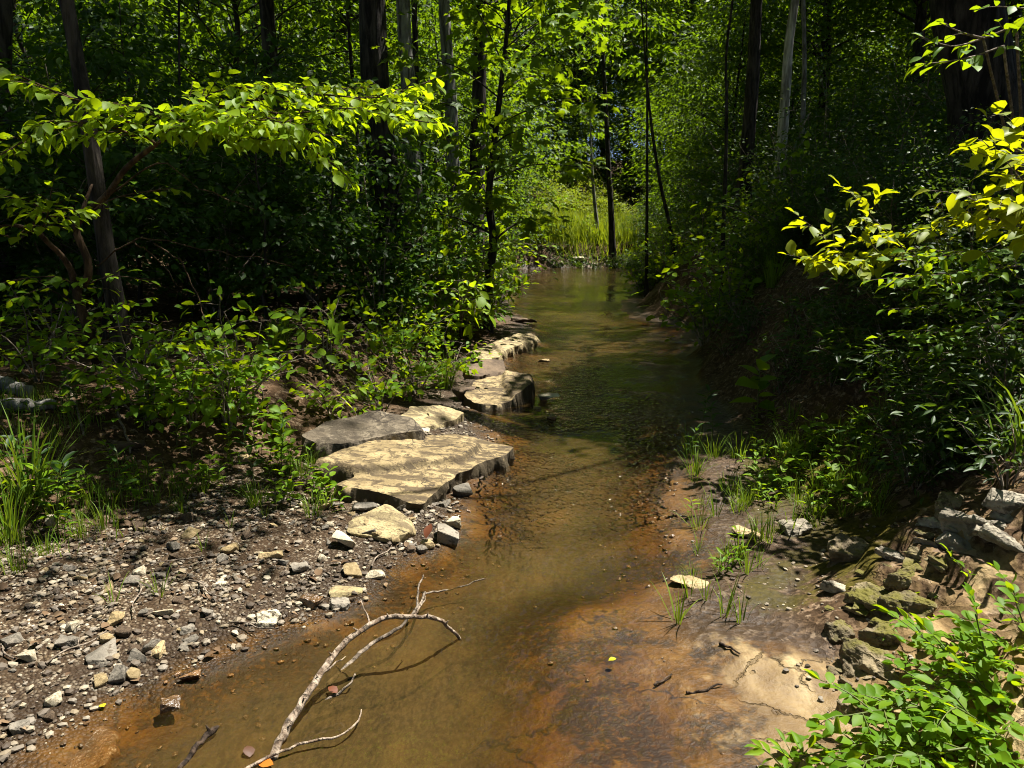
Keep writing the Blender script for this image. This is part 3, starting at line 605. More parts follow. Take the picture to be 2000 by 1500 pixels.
# loose stones: the larger ones singly, the finer gravel as one
def gravel_w(x, y):
    sl = XL(y)-x; Wd = np.interp(y, [1, 2, 3, 4, 5, 6, 8], [2.6, 2.4, 1.9, 1.3, .7, .3, .2])
    return sst(-.10, .08, sl)*sst(Wd+.35, Wd-.35, sl)
rg = np.random.default_rng(7)
PK = {}
for key, lab in (('cream', 'palm sized pale cream stone among the loose gravel'), ('grey', 'palm sized grey stone among the loose gravel'), ('tan', 'palm sized yellowish tan stone among the loose gravel'), ('brown', 'palm sized dark brown stone among the loose gravel')):
    PK[key] = (lab, [Kind('loose_stone', [(None, hull_mesh('loose_stone', 500+len(key)*3+k*11, (1, rg.uniform(.6, .9), rg.uniform(.4, .65)), 16 if k % 2 else 11, .07, 1, .03, M[key], .55 if k % 2 else .4))], 'stone') for k in range(4)])
cnt = 0
while cnt < 285:
    if rg.random() < .82: x, y = rg.uniform(-3.0, -.2), 1.75+2.4*rg.random()**1.3
    else: x, y = rg.uniform(-1.4, .1), rg.uniform(3.4, 6.4)
    if rg.random() > gravel_w(x, y) or (y > 4.15 and y < 5.8 and x > -1.3): continue
    key = rg.choice(['cream', 'grey', 'tan', 'brown'], p=[.16, .38, .24, .22]); lab, ks = PK[key]
    s = .030+.085*rg.random()**2.8; z = float(H(x, y))
    ks[rg.integers(4)].place((x, y, z+s*.12), rg.uniform(0, 6.3), s, lab, key+' stones on the gravel bank', (rg.uniform(-.3,.3), rg.uniform(-.3,.3))); cnt += 1
def scatter_stones(name, n, area, wfun, smin, smax, mat, seed, kind='stuff', label=None, pw=2.6):
    rg = np.random.default_rng(seed); mb = MB()
    ico = bmesh.new(); bmesh.ops.create_icosphere(ico, subdivisions=1, radius=.5); ico.verts.ensure_lookup_table()
    iv = np.array([v.co[:] for v in ico.verts]); fi = np.array([[v.index for v in f.verts] for f in ico.faces]); ico.free()
    x = rg.uniform(area[0], area[1], n*6); y = area[2]+(area[3]-area[2])*rg.random(n*6)**1.35
    k = rg.random(n*6) < wfun(x, y); x, y = x[k][:n], y[k][:n]; n = len(x)
    s = smin+(smax-smin)*rg.random(n)**pw
    V = np.repeat(iv[None], n, 0)*(1+.35*(rg.random((n, len(iv), 1))-.5))
    V = V*np.stack([np.ones(n), rg.uniform(.55, .95, n), rg.uniform(.35, .7, n)], 1)[:, None]
    a = rg.uniform(0, 6.3, n); ca, sa = np.cos(a)[:, None], np.sin(a)[:, None]
    tl = rg.uniform(-.5, .5, n)[:, None]
    X = V[..., 0]*ca-V[..., 1]*sa; Y = V[..., 0]*sa+V[..., 1]*ca; Z = V[..., 2]+tl*X*.6
    V = np.stack([X, Y, Z], -1)*s[:, None, None]+np.stack([x, y, H(x, y)+s*.14], 1)[:, None]
    mb.add(V.reshape(-1, 3), [(fi[None]+(np.arange(n)*len(iv))[:, None, None]).reshape(-1, 3)])
    me = mb.mesh(name, mat, False); return tag(link(name, me), label, None, None, kind)
scatter_stones('gravel', 15000, (-4.2, .3, 1.5, 6.5), lambda x, y: gravel_w(x, y)*(.35+.65*sst(.4,.55,fbm(x*3,y*3,78,3))), .007, .045, M['gravel'], 21, label='fine mixed gravel covering the sunny bank', pw=3.2)
scatter_stones('gravel', 900, (.2, 2.6, 1.6, 6.5), lambda x, y: sst(.2, .4, x-XR(y))*sst(.5, .62, fbm(x*3, y*3, 77, 3)), .008, .03, M['gravel'], 22, label='thin scatter of grit on the muddy shelf of the shaded bank')

scatter_stones('bed_gravel', 900, (-2.2, 1.4, 1.8, 6.5), lambda x, y: ((XL(y)-x < 0) & (x-XR(y) < 0))*sst(.75, .05, np.minimum(x-XL(y), XR(y)-x))*np.where((x > -.1) & (y < 3.1), .06, 1), .008, .036, M['wetrock'], 23, label='wet brown pebbles on the stream bed')

# ------------------------------------------------------------------ sticks and loose leaves in the water
rs = np.random.default_rng(3)
def zpath(pts, n): return spline([G(x, y, z) for x, y, z in pts], n)
def wobble(P, a, rg=rs):
    P = P.copy(); P[1:-1] += rg.normal(size=(len(P)-2, 3))*a; return P
sb = MB(); st = zpath([(528,1490,-.01),(560,1420,.03),(600,1357,.08),(622,1325,.10),(650,1283,.13),(690,1242,.17),(718,1222,.19),(750,1208,.20),(800,1204,.20),(848,1207,.17),(876,1225,.09),(900,1250,-.01)], 46)
tube(sb, wobble(st, .0015), np.r_[np.linspace(.0145, .0115, 20), np.linspace(.0105, .006, 26)]*(1+.22*(rs.random(46)-.5)), 9, .16, rs)
for i in (5, 9, 13, 17, 22, 27, 33, 38): tube(sb, np.array([st[i], st[i]+np.array([rs.uniform(-.02,.02), -.012, .022])]), [.0055, .002], 5)
for (i, dx, dy, dz) in ((14, .07, .05, .03), (24, -.05, .09, .05), (31, .03, .08, .04)): tube(sb, wobble(spline(np.array([st[i], st[i]+np.array([dx, dy, dz])*.6, st[i]+np.array([dx, dy, dz])]), 6), .003), np.linspace(.0045, .0015, 6), 5)
stick = link('fallen_branch', sb.mesh('fallen_branch', M['stick'])); tag(stick, 'long bleached branch arching out of the brown water in a hook', 'branch')
sb = MB(); q = zpath([(640,1338,-.012),(690,1290,-.004),(732,1252,.008),(770,1233,.02),(800,1206,.03),(818,1182,.04),(830,1157,.045)], 24)
tube(sb, wobble(q, .002), np.linspace(.010, .0055, 24)*(1+.3*(rs.random(24)-.5)), 7, .2, rs)
tube(sb, wobble(zpath([(815,1186,.04),(816,1158,.06),(820,1142,.075),(827,1123,.09)], 8), .002), np.linspace(.006, .003, 8), 6, .2, rs)
tube(sb, wobble(zpath([(826,1160,.03),(860,1154,.004),(900,1147,-.004),(946,1130,.004)], 12), .003), np.linspace(.005, .0025, 12), 5, .2, rs)
tag(link('forked_branch', sb.mesh('forked_branch', M['twig'])), 'dark forked branch half under water crossing below the bleached one', 'branch')
sb = MB(); tube(sb, wobble(zpath([(470,1508,.0),(540,1471,.02),(612,1447,.025),(662,1438,.03),(694,1415,.03),(706,1386,.01)], 20), .0015), np.linspace(.0055, .0025, 20)*(1+.3*(rs.random(20)-.5)), 6, .2, rs)
tag(link('thin_twig', sb.mesh('thin_twig', M['stick'])), 'thin pale twig over the foot of the long branch', 'twig')
sb = MB(); tube(sb, wobble(zpath([(636,1368,-.005),(665,1350,.01),(685,1335,.03),(694,1316,.05)], 10), .002), np.linspace(.006, .003, 10), 6, .25, rs)
tag(link('short_twig', sb.mesh('short_twig', M['twig'])), 'short grey twig pointing up out of the water near a curled brown leaf', 'twig')
sb = MB(); tube(sb, wobble(zpath([(340,1510,-.005),(370,1478,.004),(395,1447,.015),(412,1430,.02),(427,1418,.025)], 12), .003), [.006,.008,.009,.007,.008,.009,.008,.007,.010,.011,.010,.004], 7, .3, rs)
tube(sb, zpath([(412,1432,.02),(402,1416,.045)], 3), [.006,.005,.002], 6)
tag(link('knotty_twig', sb.mesh('knotty_twig', M['stick_wet'])), 'short wet black twig with a broken knot in the shallows', 'twig')
def loose_leaf(name, px, py, z, size, col, rz, label, T=T_RND, tilt=(0, 0), rough=.4):
    m = bpy.data.materials.get(name+'_colour') or leaf_mat(name+'_colour', [tuple(q*.7 for q in col), col, tuple(min(1, q*1.2) for q in col)], tuple(q*.6 for q in col), .3, rough, .5)
    mb = MB(); add_leaves(mb, [(0, -size*.5, 0)], [(0, 1, 0)], [(0, 0, 1)], [size], T); me = mb.mesh(name, m)
    o = link(name, me); o.location = G(px, py, z); o.rotation_euler = (tilt[0], tilt[1], rz); return tag(o, label, 'leaf')
loose_leaf('orange_leaf', 519, 1491, .012, .05, (.45,.13,.015), 1.4, 'bright orange dead leaf at the foot of the long branch')
loose_leaf('brown_leaf', 486, 1466, .012, .048, (.075,.032,.016), .5, 'curled brown dead leaf floating beside the thin twig', tilt=(.3,.2))
loose_leaf('reddish_leaf', 836, 1036, .09, .085, (.15,.05,.024), 2.7, 'reddish brown dead leaf propped on the grey wedge rock', T_OVA, tilt=(-.6,.1))
loose_leaf('rusty_leaf', 650, 1346, .02, .045, (.13,.04,.016), 1.0, 'small rusty dead leaf caught under the bleached branch', tilt=(.3,0))
loose_leaf('yellow_leaf', 1196, 1287, .02, .032, (.40,.36,.01), 1.8, 'tiny yellow leaf on the dark mud patch')
loose_leaf('speck_leaf', 200, 1377, .012, .03, (.40,.34,.02), .8, 'tiny yellow leaf at the rim of the slab under water')
for i, (x, y, pts) in enumerate([((1430),1275,[(1405,1262,.05),(1425,1270,.06),(1445,1282,.045)]),(1375,1352,[(1340,1358,.03),(1375,1352,.035),(1410,1342,.03)]),(1300,1330,[(1278,1345,.012),(1300,1332,.02),(1312,1322,.02)])]):
    sb = MB(); tube(sb, wobble(spline([onground(a, c)+np.array([0, 0, .008]) for a, c, _ in pts], 7), .004), np.linspace(.006, .003, 7), 5, .3, rs)
    tag(link('drift_twig', sb.mesh('drift_twig', M['stick_wet'])), ['black twig lying on the pale bedrock by a cream patch', 'thin dark twig along a crack in the wet bedrock', 'tiny dark twig at the edge of the mud patch'][i], 'twig')

# ------------------------------------------------------------------ growing things
def gen_tree(seed, Ht, r0, z0, z1, Rad, ncl, nlv, ls, T, lean=(0, 0), wob=.05, flat=.16, rc=.34, profile=1.0, trunk_path=None, sides=9, hollow=.25, droop=.25, limb=True):
    rg = np.random.default_rng(seed); tb, lb = MB(), MB()
    if trunk_path is None:
        k = 12; zz = np.linspace(0, Ht, k); P = np.stack([lean[0]*(zz/Ht)**1.3, lean[1]*(zz/Ht)**1.3, zz], 1)
        P[1:, :2] += np.cumsum(rg.normal(size=(k-1, 2)), 0)*wob*Ht/k
    else: P = np.asarray(trunk_path, float)
    P = spline(P, 26); hh = np.linspace(0, 1, 26)
    r = r0*(1-.78*hh)+r0*.9*np.exp(-hh*26/1.0*.55)*.6
    tube(tb, P, np.maximum(r, .006), sides, .14, rg)
    pos, fwd, up, sz = [], [], [], []
    zc = P[:, 2]
    for i in range(ncl):
        t = (i+rg.random())/ncl; z = z0+(z1-z0)*t
        prof = (math.sin(math.pi*min(1, (t*.82+.14)))**profile)
        th = i*2.39996+rg.normal()*.5; rad = Rad*prof*(hollow+(1-hollow)*math.sqrt(rg.random()))
        ax = np.array([np.interp(z, zc, P[:, 0]), np.interp(z, zc, P[:, 1])])
        c = np.array([ax[0]+rad*math.cos(th), ax[1]+rad*math.sin(th), z+rg.normal()*.06*Rad])
        za = max(P[2, 2], min(z-.35*rad, P[-2, 2])); a = np.array([np.interp(za, zc, P[:, 0]), np.interp(za, zc, P[:, 1]), za])
        o = nrm(np.array([math.cos(th), math.sin(th), 0])); cr = rc*Rad*rg.uniform(.7, 1.25)
        if limb and rad > .15*Rad:
            L = spline(np.array([a, a*.5+c*.5+np.array([0, 0, .08*rad]), c-o*cr*.2, c+o*cr*.55-np.array([0, 0, cr*droop*.4])])+rg.normal(size=(4, 3))*.02*rad*np.array([[0], [1], [1], [1]]), 8)
            rr = np.interp(za, zc, r)*.42; tube(tb, L, np.linspace(max(rr*.8, .006), .003, 8), 5)
        m = max(6, int(nlv*rg.uniform(.6, 1.4)))
        u = rg.random(m)**.5*cr; ph = rg.random(m)*6.283
        dx, dy = u*np.cos(ph)*1.15, u*np.sin(ph)*.9; side = np.array([-o[1], o[0], 0])
        p = c+dx[:, None]*o+dy[:, None]*side; p[:, 2] += rg.normal(size=m)*cr*flat-droop*(u/cr)**2*cr*.5
        lay = np.round((p[:, 2]-c[2])/(cr*flat*1.1))*cr*flat*1.1+c[2]; p[:, 2] = p[:, 2]*.5+lay*.5
        f = .6*o+(p-c)/cr*.8+rg.normal(size=(m, 3))*.45; f[:, 2] = f[:, 2]*.5-.25-.25*rg.random(m)
        pos.append(p); fwd.append(f); up.append(np.array([0, 0, 1])+rg.normal(size=(m, 3))*.42); sz.append(ls*rg.uniform(.6, 1.2, m))
    add_leaves(lb, np.concatenate(pos), np.concatenate(fwd), np.concatenate(up), np.concatenate(sz), T)
    return tb, lb
def gen_shrub(seed, Ht, Rad, nst, per, nlv, ls, T, rst=.012, flat=.35, cr=.22, low=.15):
    rg = np.random.default_rng(seed); tb, lb = MB(), MB(); pos, fwd, up, sz = [], [], [], []
    for s in range(nst):
        th = s*2.4+rg.normal()*.4; q = math.sqrt((s+.5)/nst); o = np.array([math.cos(th), math.sin(th), 0])
        h = Ht*(1-.45*q*q)*rg.uniform(.75, 1.1)
        P = spline(np.array([o*.04*Rad, o*Rad*.25*q+[0, 0, h*.4], o*Rad*.65*q+[0, 0, h*.8], o*Rad*q+[0, 0, h]])+rg.normal(size=(4, 3))*.05*Rad*np.array([[0], [1], [1], [1]]), 10)
        tube(tb, P, np.linspace(rst, rst*.3, 10), 5)
        for j in range(per):
            t = low+(1-low)*(j+rg.random())/per; b = P[min(9, int(t*9.99))]
            a2 = rg.random()*6.283; o2 = np.array([math.cos(a2), math.sin(a2), rg.uniform(-.1, .35)])
            c = b+o2*cr*rg.uniform(.4, 1.5); tube(tb, np.array([b, (b+c)/2+[0, 0, .03*Rad], c]), [rst*.35, rst*.25, rst*.12], 3)
            m = max(4, int(nlv*rg.uniform(.6, 1.4))); w = rg.normal(size=(m, 3))*np.array([1, 1, flat])*cr*.55
            pos.append(c+w); f = w/cr+o2*.7+rg.normal(size=(m, 3))*.5; f[:, 2] -= .15; fwd.append(f)
            up.append(np.array([0, 0, 1])+rg.normal(size=(m, 3))*.5); sz.append(ls*rg.uniform(.55, 1.2, m))
    add_leaves(lb, np.concatenate(pos), np.concatenate(fwd), np.concatenate(up), np.concatenate(sz), T); return tb, lb
def spray(tb, acc, P, r0, r1, every, tlen, leaf, lev, rg, droop=.25, ang=.9, both=True, start=.1, hang=.35, pinn=False, taper=.5, jit=.3):
    """leafy twigs set alternately along a branch, each with its own row of leaves"""
    P = np.asarray(P, float); n = max(12, len(P)); P = spline(P, n*2); L = np.r_[0, np.cumsum(np.linalg.norm(np.diff(P, axis=0), axis=1))]
    if tb is not None: tube(tb, P, np.linspace(r0, r1, len(P)), 6, .1, rg)
    k = 0; d = start*L[-1]; Z = np.array([0, 0, 1.])
    while d < L[-1]*1.001:
        b = np.array([np.interp(d, L, P[:, i]) for i in range(3)]); t = nrm(np.array([np.interp(min(d+.03, L[-1]), L, P[:, i])-np.interp(max(0, d-.03), L, P[:, i]) for i in range(3)]))
        sd = nrm(np.cross(t, Z+rg.normal(size=3)*.15)); s = 1 if k % 2 else -1
        last = d+every > L[-1]
        o = nrm(t*(1.4 if last else math.cos(ang))+(0 if last else s)*sd*math.sin(ang)+rg.normal(size=3)*jit*.4)
        ln = tlen*rg.uniform(.6, 1.2)*(1-taper*d/L[-1])
        dv = droop*rg.uniform(-.5, 1.9); Q = spline(np.array([b, b+o*ln*.5+Z*.06*ln*rg.normal(), b+o*ln-Z*dv*ln*.6]), 7)
        if tb is not None: tube(tb, Q, np.linspace(min(r1*1.2, .004), .0012, 7), 4)
        m = max(2, int(ln/lev))
        for j in range(m+1):
            u = (j+.4)/(m+.4); pb = np.array([np.interp(u, np.linspace(0, 1, 7), Q[:, i]) for i in range(3)])
            s2 = 1 if j % 2 else -1; sd2 = nrm(np.cross(o, Z))
            for s3 in ((1, -1) if pinn else (s2,)):
                f = o*.75+sd2*s3*.85+rg.normal(size=3)*jit; f[2] -= hang*rg.uniform(.4, 1.6)
                if j == m: f = o+rg.normal(size=3)*jit*.5; f[2] -= hang
                acc[0].append(pb); acc[1].append(f); acc[2].append(Z+rg.normal(size=3)*.35); acc[3].append(leaf*rg.uniform(.5, 1.2))
        d += every*rg.uniform(.7, 1.3); k += 1
def leafmesh(acc, T, name, mat):
    mb = MB(); add_leaves(mb, acc[0], acc[1], acc[2], acc[3], T); return mb.mesh(name, mat)
def gen_herb(seed, h, n, ls, T, lean=.15, rise=.3, opp=False, r=.003):
    rg = np.random.default_rng(seed); tb, acc = MB(), [[], [], [], []]
    P = spline(np.array([[0, 0, 0], [lean*h*.3, .02*h, h*.5], [lean*h, .05*h, h]]), 8); tube(tb, P, np.linspace(r, r*.4, 8), 5)
    for i in range(n):
        t = .25+.75*(i+.5)/n; b = np.array([np.interp(t, np.linspace(0, 1, 8), P[:, k]) for k in range(3)])
        for q in ((0, math.pi) if opp else (0,)):
            a = i*(1.57 if opp else 2.4)+q+rg.normal()*.2; e = rise+.6*(t-.5)
            f = np.array([math.cos(a), math.sin(a), e+rg.normal()*.15]); acc[0].append(b); acc[1].append(f); acc[2].append(np.array([0, 0, 1])+rg.normal(size=3)*.25); acc[3].append(ls*rg.uniform(.7, 1.15)*(1.1-.35*abs(t-.55)))
    return tb, leafmesh(acc, T, 'leaves', None)
def gen_tuft(seed, n, L, w, spread=.05, lean=.35, bend=1.2):
    rg = np.random.default_rng(seed); mb = MB(); a = rg.uniform(0, 6.283, n); q = rg.random(n)**.5*spread
    base = np.stack([q*np.cos(a), q*np.sin(a), np.full(n, -.005)], 1)
    add_blades(mb, base, a+rg.normal(size=n)*.5, np.abs(rg.normal(size=n))*lean, bend*rg.uniform(.2, 1.3, n), L*rg.uniform(.45, 1.1, n), w*rg.uniform(.6, 1.2, n)); return mb
def setmat(me, m): me.materials.clear(); me.materials.append(m); return me

# ---- protos
def herbs(name, mat, cat, seeds, h, n, ls, T, **kw):
    out = []
    for s in seeds:
        tb, lm = gen_herb(s, h, n, ls, T, **kw); out.append(Kind(name, [('stem', tb.mesh('stem', M['stem'])), ('foliage', setmat(lm, M[mat]))], cat))
    return out
K_lance = herbs('seedling', 'leaf_near', 'plant', (1, 2, 3), .16, 7, .075, T_LAN)
K_lance2 = herbs('willow_herb', 'leaf_mid', 'plant', (4, 5), .30, 12, .09, T_LAN)
K_broad = herbs('broadleaf_plant', 'leaf_near', 'plant', (7, 8), .22, 4, .085, T_OVA, opp=True)
K_tuft = [Kind('grass_tuft', [(None, gen_tuft(s, 34, .22, .006).mesh('grass_tuft', M['grass']))], 'grass') for s in (1, 2, 3)]
K_big = [Kind('grass_clump', [(None, gen_tuft(s, 75, .52, .011, .07, .33, 1.0).mesh('grass_clump', M['grass']))], 'grass') for s in (5, 6)]
K_sprout = [Kind('grass_sprout', [(None, gen_tuft(s, 9, .17, .006, .015, .3, .8).mesh('grass_sprout', M['grass']))], 'grass') for s in (8, 9)]
def tree_kind(name, mat, bark, cat, **kw):
    tb, lb = gen_tree(**kw); return Kind(name, [('trunk', tb.mesh('trunk', M[bark])), ('crown', lb.mesh('crown', M[mat]))], cat)
def shrub_kind(name, mat, cat, **kw):
    tb, lb = gen_shrub(**kw); return Kind(name, [('stem', tb.mesh('stem', M['twig'])), ('foliage', lb.mesh('foliage', M[mat]))], cat)
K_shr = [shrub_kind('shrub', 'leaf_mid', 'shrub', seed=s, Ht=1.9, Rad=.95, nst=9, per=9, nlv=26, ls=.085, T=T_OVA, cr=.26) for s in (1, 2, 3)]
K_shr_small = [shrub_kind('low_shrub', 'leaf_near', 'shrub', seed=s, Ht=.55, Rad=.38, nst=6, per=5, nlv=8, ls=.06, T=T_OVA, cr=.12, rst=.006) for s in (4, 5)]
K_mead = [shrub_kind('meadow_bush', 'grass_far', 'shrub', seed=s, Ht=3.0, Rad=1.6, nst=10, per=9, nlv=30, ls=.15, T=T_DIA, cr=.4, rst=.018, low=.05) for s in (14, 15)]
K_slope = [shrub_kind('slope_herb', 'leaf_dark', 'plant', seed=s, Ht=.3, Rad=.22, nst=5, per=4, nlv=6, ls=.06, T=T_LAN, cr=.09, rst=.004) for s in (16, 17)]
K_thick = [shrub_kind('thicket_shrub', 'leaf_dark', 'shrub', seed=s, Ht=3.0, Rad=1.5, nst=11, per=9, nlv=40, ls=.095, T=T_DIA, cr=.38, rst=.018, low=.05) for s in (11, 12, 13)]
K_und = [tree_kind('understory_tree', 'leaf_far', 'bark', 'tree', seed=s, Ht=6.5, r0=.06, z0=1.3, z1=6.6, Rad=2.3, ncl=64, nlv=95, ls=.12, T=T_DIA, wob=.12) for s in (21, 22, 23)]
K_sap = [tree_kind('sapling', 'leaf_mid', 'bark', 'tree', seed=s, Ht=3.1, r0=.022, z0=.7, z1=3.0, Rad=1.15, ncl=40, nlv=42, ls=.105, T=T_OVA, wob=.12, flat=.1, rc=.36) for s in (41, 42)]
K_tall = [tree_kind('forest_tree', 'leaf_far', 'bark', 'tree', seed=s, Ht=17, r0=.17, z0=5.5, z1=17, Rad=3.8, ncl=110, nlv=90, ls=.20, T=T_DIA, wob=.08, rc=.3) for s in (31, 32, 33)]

# ---- named trunks (seen) : trunk path from the picture at a real distance, crown of its own
def big_tree(name, pts, y, w, mat, label, top, crown=None, cat='tree', group=None, base_z=None):
    """pts: pixels from the ground up; y: distance; w: trunk width in pixels; top: height the trunk goes on to"""
    P = [D(a, c, y) for a, c in pts]
    gz = float(H(P[0][0], P[0][1])); P[0][2] = min(P[0][2], gz)
    if P[0][2] > gz-.1: P[0][2] = gz-.1
    d = nrm(P[-1]-P[-2]); d[0] *= .6
    if top > P[-1][2]: P.append(P[-1]+d*(top-P[-1][2])/d[2])
    bend = (crown or {}).pop('bend', None)
    if bend: P[-1] = P[-1]+np.array([bend[0], bend[1], 0])
    P = np.array(P); b = np.array([P[0][0], P[0][1], gz]); P = P-b; r0 = w/F*y/2
    c = dict(seed=len(label), Ht=top, z0=top*.55, z1=top, Rad=2.5, ncl=40, nlv=80, ls=.16, T=T_DIA, leaf='leaf_far'); c.update(crown or {}); lf = c.pop('leaf')
    off = c.pop('coff', (0, 0))
    tb, lb = gen_tree(r0=r0*1.12, trunk_path=P, sides=14, **c)
    o = empty(name, b); tm_ = link('trunk', tb.mesh('trunk', M[mat]), o)
    lb.V = [v+np.array([off[0], off[1], 0]) for v in lb.V]; cm = link('crown', lb.mesh('crown', M[lf]), o); tag(o, label, cat, group); return o

# ================================================================== layout
SUN = nrm(np.array([.35, .20, .92]))
# ---- trunks one can tell apart
big_tree('leaning_tree', [(248,705),(232,640),(222,570),(205,470),(188,350),(165,200),(130,0)], 5.1, 28, 'bark', 'leaning dark trunk rising through the yellow green bough', 8.5, dict(z0=5.6, z1=8.6, Rad=1.9, ncl=30, nlv=70, ls=.13))
big_tree('oak_tree', [(790,625),(778,560),(769,470),(757,400),(745,300),(735,200),(727,0)], 10.3, 50, 'bark', 'thickest straight grey trunk standing over the bank shrubs', 16, dict(z0=8.0, z1=15, Rad=3.2, ncl=100, nlv=130, bend=(3.0,-1.9)))
big_tree('pale_tree', [(814,560),(812,440),(808,330),(800,200),(790,60),(787,0)], 13, 28, 'bark_pale', 'pale furrowed trunk just behind the thickest grey trunk', 15, dict(z0=7.5, z1=15, Rad=2.6))
big_tree('slim_tree', [(832,500),(826,400),(823,330),(815,200),(811,80)], 14, 13, 'bark', 'slim dark trunk touching the pale furrowed one', 12, dict(z0=6.5, z1=12, Rad=2))
big_tree('pale_tree', [(896,570),(893,480),(888,400),(880,200),(870,50)], 13.5, 24, 'bark_pale', 'smooth pale trunk lit white above the bank shrubs', 15, dict(z0=6.5, z1=15, Rad=2.6))
big_tree('dark_tree', [(940,560),(928,440),(930,380),(934,250)], 14.5, 30, 'bark', 'dark trunk hidden in maple leaves beside the water', 14, dict(z0=5.5, z1=14, Rad=2.4))
big_tree('maple_tree', [(950,600),(955,540),(964,470),(955,400),(963,300),(975,200),(985,110),(990,60)], 10.8, 17, 'bark', 'thin crooked maple with lobed leaves leaning over the pool', 5.4, dict(z0=1.5, z1=6.2, Rad=1.35, ncl=38, nlv=40, ls=.16, T=T_MAP, leaf='leaf_maple', rc=.36, flat=.2, profile=.6))
big_tree('pole_tree', [(1198,508),(1193,400),(1187,300),(1183,200),(1178,120)], 29, 11, 'bark', 'thin dark pole trunk standing in front of the bright meadow', 13, dict(z0=7.5, z1=13, Rad=2.2, ncl=24, nlv=60))
big_tree('pale_sapling', [(1174,492),(1165,430),(1160,380)], 31, 8, 'bark_pale', 'pale thin sapling in the bright meadow', 6, dict(z0=3.2, z1=6, Rad=1.2, ncl=16, nlv=50))
big_tree('dark_tree', [(552,470),(545,330),(535,200),(527,100),(520,0)], 13, 32, 'bark', 'dark trunk among lit foliage above the far part of the yellow green bough', 14, dict(z0=6.5, z1=14, Rad=2.4))
big_tree('dark_tree', [(4,560),(4,420),(5,250),(8,0)], 8.5, 30, 'bark', 'black trunk cut by the picture edge behind the bough', 11, dict(z0=6, z1=11, Rad=2))
big_tree('brown_tree', [(1455,330),(1462,260),(1470,150),(1478,0)], 13, 26, 'bark', 'dark brown trunk standing next to the white snag', 12.5, dict(z0=10, z1=12.5, Rad=1.0, ncl=12))
big_tree('dead_snag', [(1530,240),(1536,150),(1541,80),(1553,0)], 13, 22, 'bark_snag', 'bare white dead trunk shining above the dark thicket', 9, dict(z0=8, z1=9, Rad=.5, ncl=6, nlv=3, ls=.05))
big_tree('slim_tree', [(1574,200),(1571,100),(1569,0)], 13.6, 10, 'bark_pale', 'slim grey trunk close behind the white snag', 10, dict(z0=6.5, z1=10, Rad=1.0, ncl=12))
big_tree('giant_tree', [(1945,360),(1928,240),(1908,130),(1885,0)], 7.5, 118, 'bark', 'massive rough trunk in shade at the top of the steep bank', 10, dict(z0=3.9, z1=8.0, Rad=1.9, bend=(3.2,3.0), ncl=90, nlv=150, ls=.19, leaf='leaf_mid', rc=.34))
big_tree('slim_tree', [(706,420),(703,360),(700,300),(695,240)], 15, 9, 'bark', 'thin dark trunk close beside the thickest grey trunk', 10, dict(z0=5, z1=10, Rad=1.8, ncl=24))
big_tree('thin_sapling', [(362,480),(356,380),(351,200),(349,0)], 8, 6, 'bark', 'pencil thin sapling standing straight behind the bough', 6, dict(z0=3.8, z1=6, Rad=1.0, ncl=14, nlv=40, ls=.11))
big_tree('thin_sapling', [(1322,540),(1310,450),(1292,370),(1280,300)], 16, 7, 'bark', 'thin leaning stem at the thicket edge by the pool', 7, dict(z0=4, z1=7, Rad=1.0, ncl=10, nlv=40))
big_tree('vine_stem', [(1272,330),(1264,200),(1263,60),(1262,0)], 16, 6, 'bark', 'thin hanging stem in front of the dark canopy', 8, dict(z0=4.2, z1=8, Rad=1.3, ncl=16, nlv=50))
big_tree('thin_sapling', [(1428,240),(1419,190),(1418,110),(1431,0)], 11.5, 8, 'bark', 'wavy thin stem beside the dark brown trunk', 7, dict(z0=4.6, z1=7, Rad=.6, ncl=6, nlv=30))

bz = float(H(5.9, 3.55)); LP = np.array([[5.9, 3.55, bz-.1], [5.0, 4.5, 2.4], [4.1, 5.47, 3.7], [3.17, 6.47, 5.0], [2.16, 7.55, 6.5], [1.2, 8.6, 8.0], [.5, 9.4, 9.4]])-np.array([5.9, 3.55, bz])
tb, lb = gen_tree(seed=8, Ht=9, r0=.36, z0=8.0, z1=9.3, Rad=1.4, ncl=10, nlv=60, ls=.16, T=T_DIA, trunk_path=LP, sides=12); o = empty('slanting_tree', (5.9, 3.55, bz))  # tree out of view, its lean set by the shadow band it casts
ac = [[], [], [], []]; off_ = np.array([5.9, 3.55, bz]); rgb = np.random.default_rng(4)
for pp in ([[3.17,6.47,5.0],[1.9,5.5,5.5],[.7,4.8,5.4],[-.5,4.3,5.0]], [[1.2,5.1,5.45],[.4,4.3,5.3],[-.4,3.9,5.1]], [[.9,4.9,5.4],[.2,5.0,5.3],[-.6,4.9,5.1]]):
    spray(tb, ac, np.array(pp)-off_, .03 if pp[0][0] > 2 else .012, .005, .10, .42, .10, .06, rgb, hang=.3, start=.62 if pp[0][0] > 2 else .25)
mb = MB(); add_leaves_mixed(mb, *ac); link('bough_leaves', mb.mesh('bough_leaves', M['leaf_mid']), o)  # overhead leaves added out of view to dapple the gravel with shadow
link('trunk', tb.mesh('trunk', M['bark']), o); link('crown', lb.mesh('crown', M['leaf_mid']), o); tag(o, 'unseen tree slanting out over the stream, shaped to cast the shadow band', 'tree')

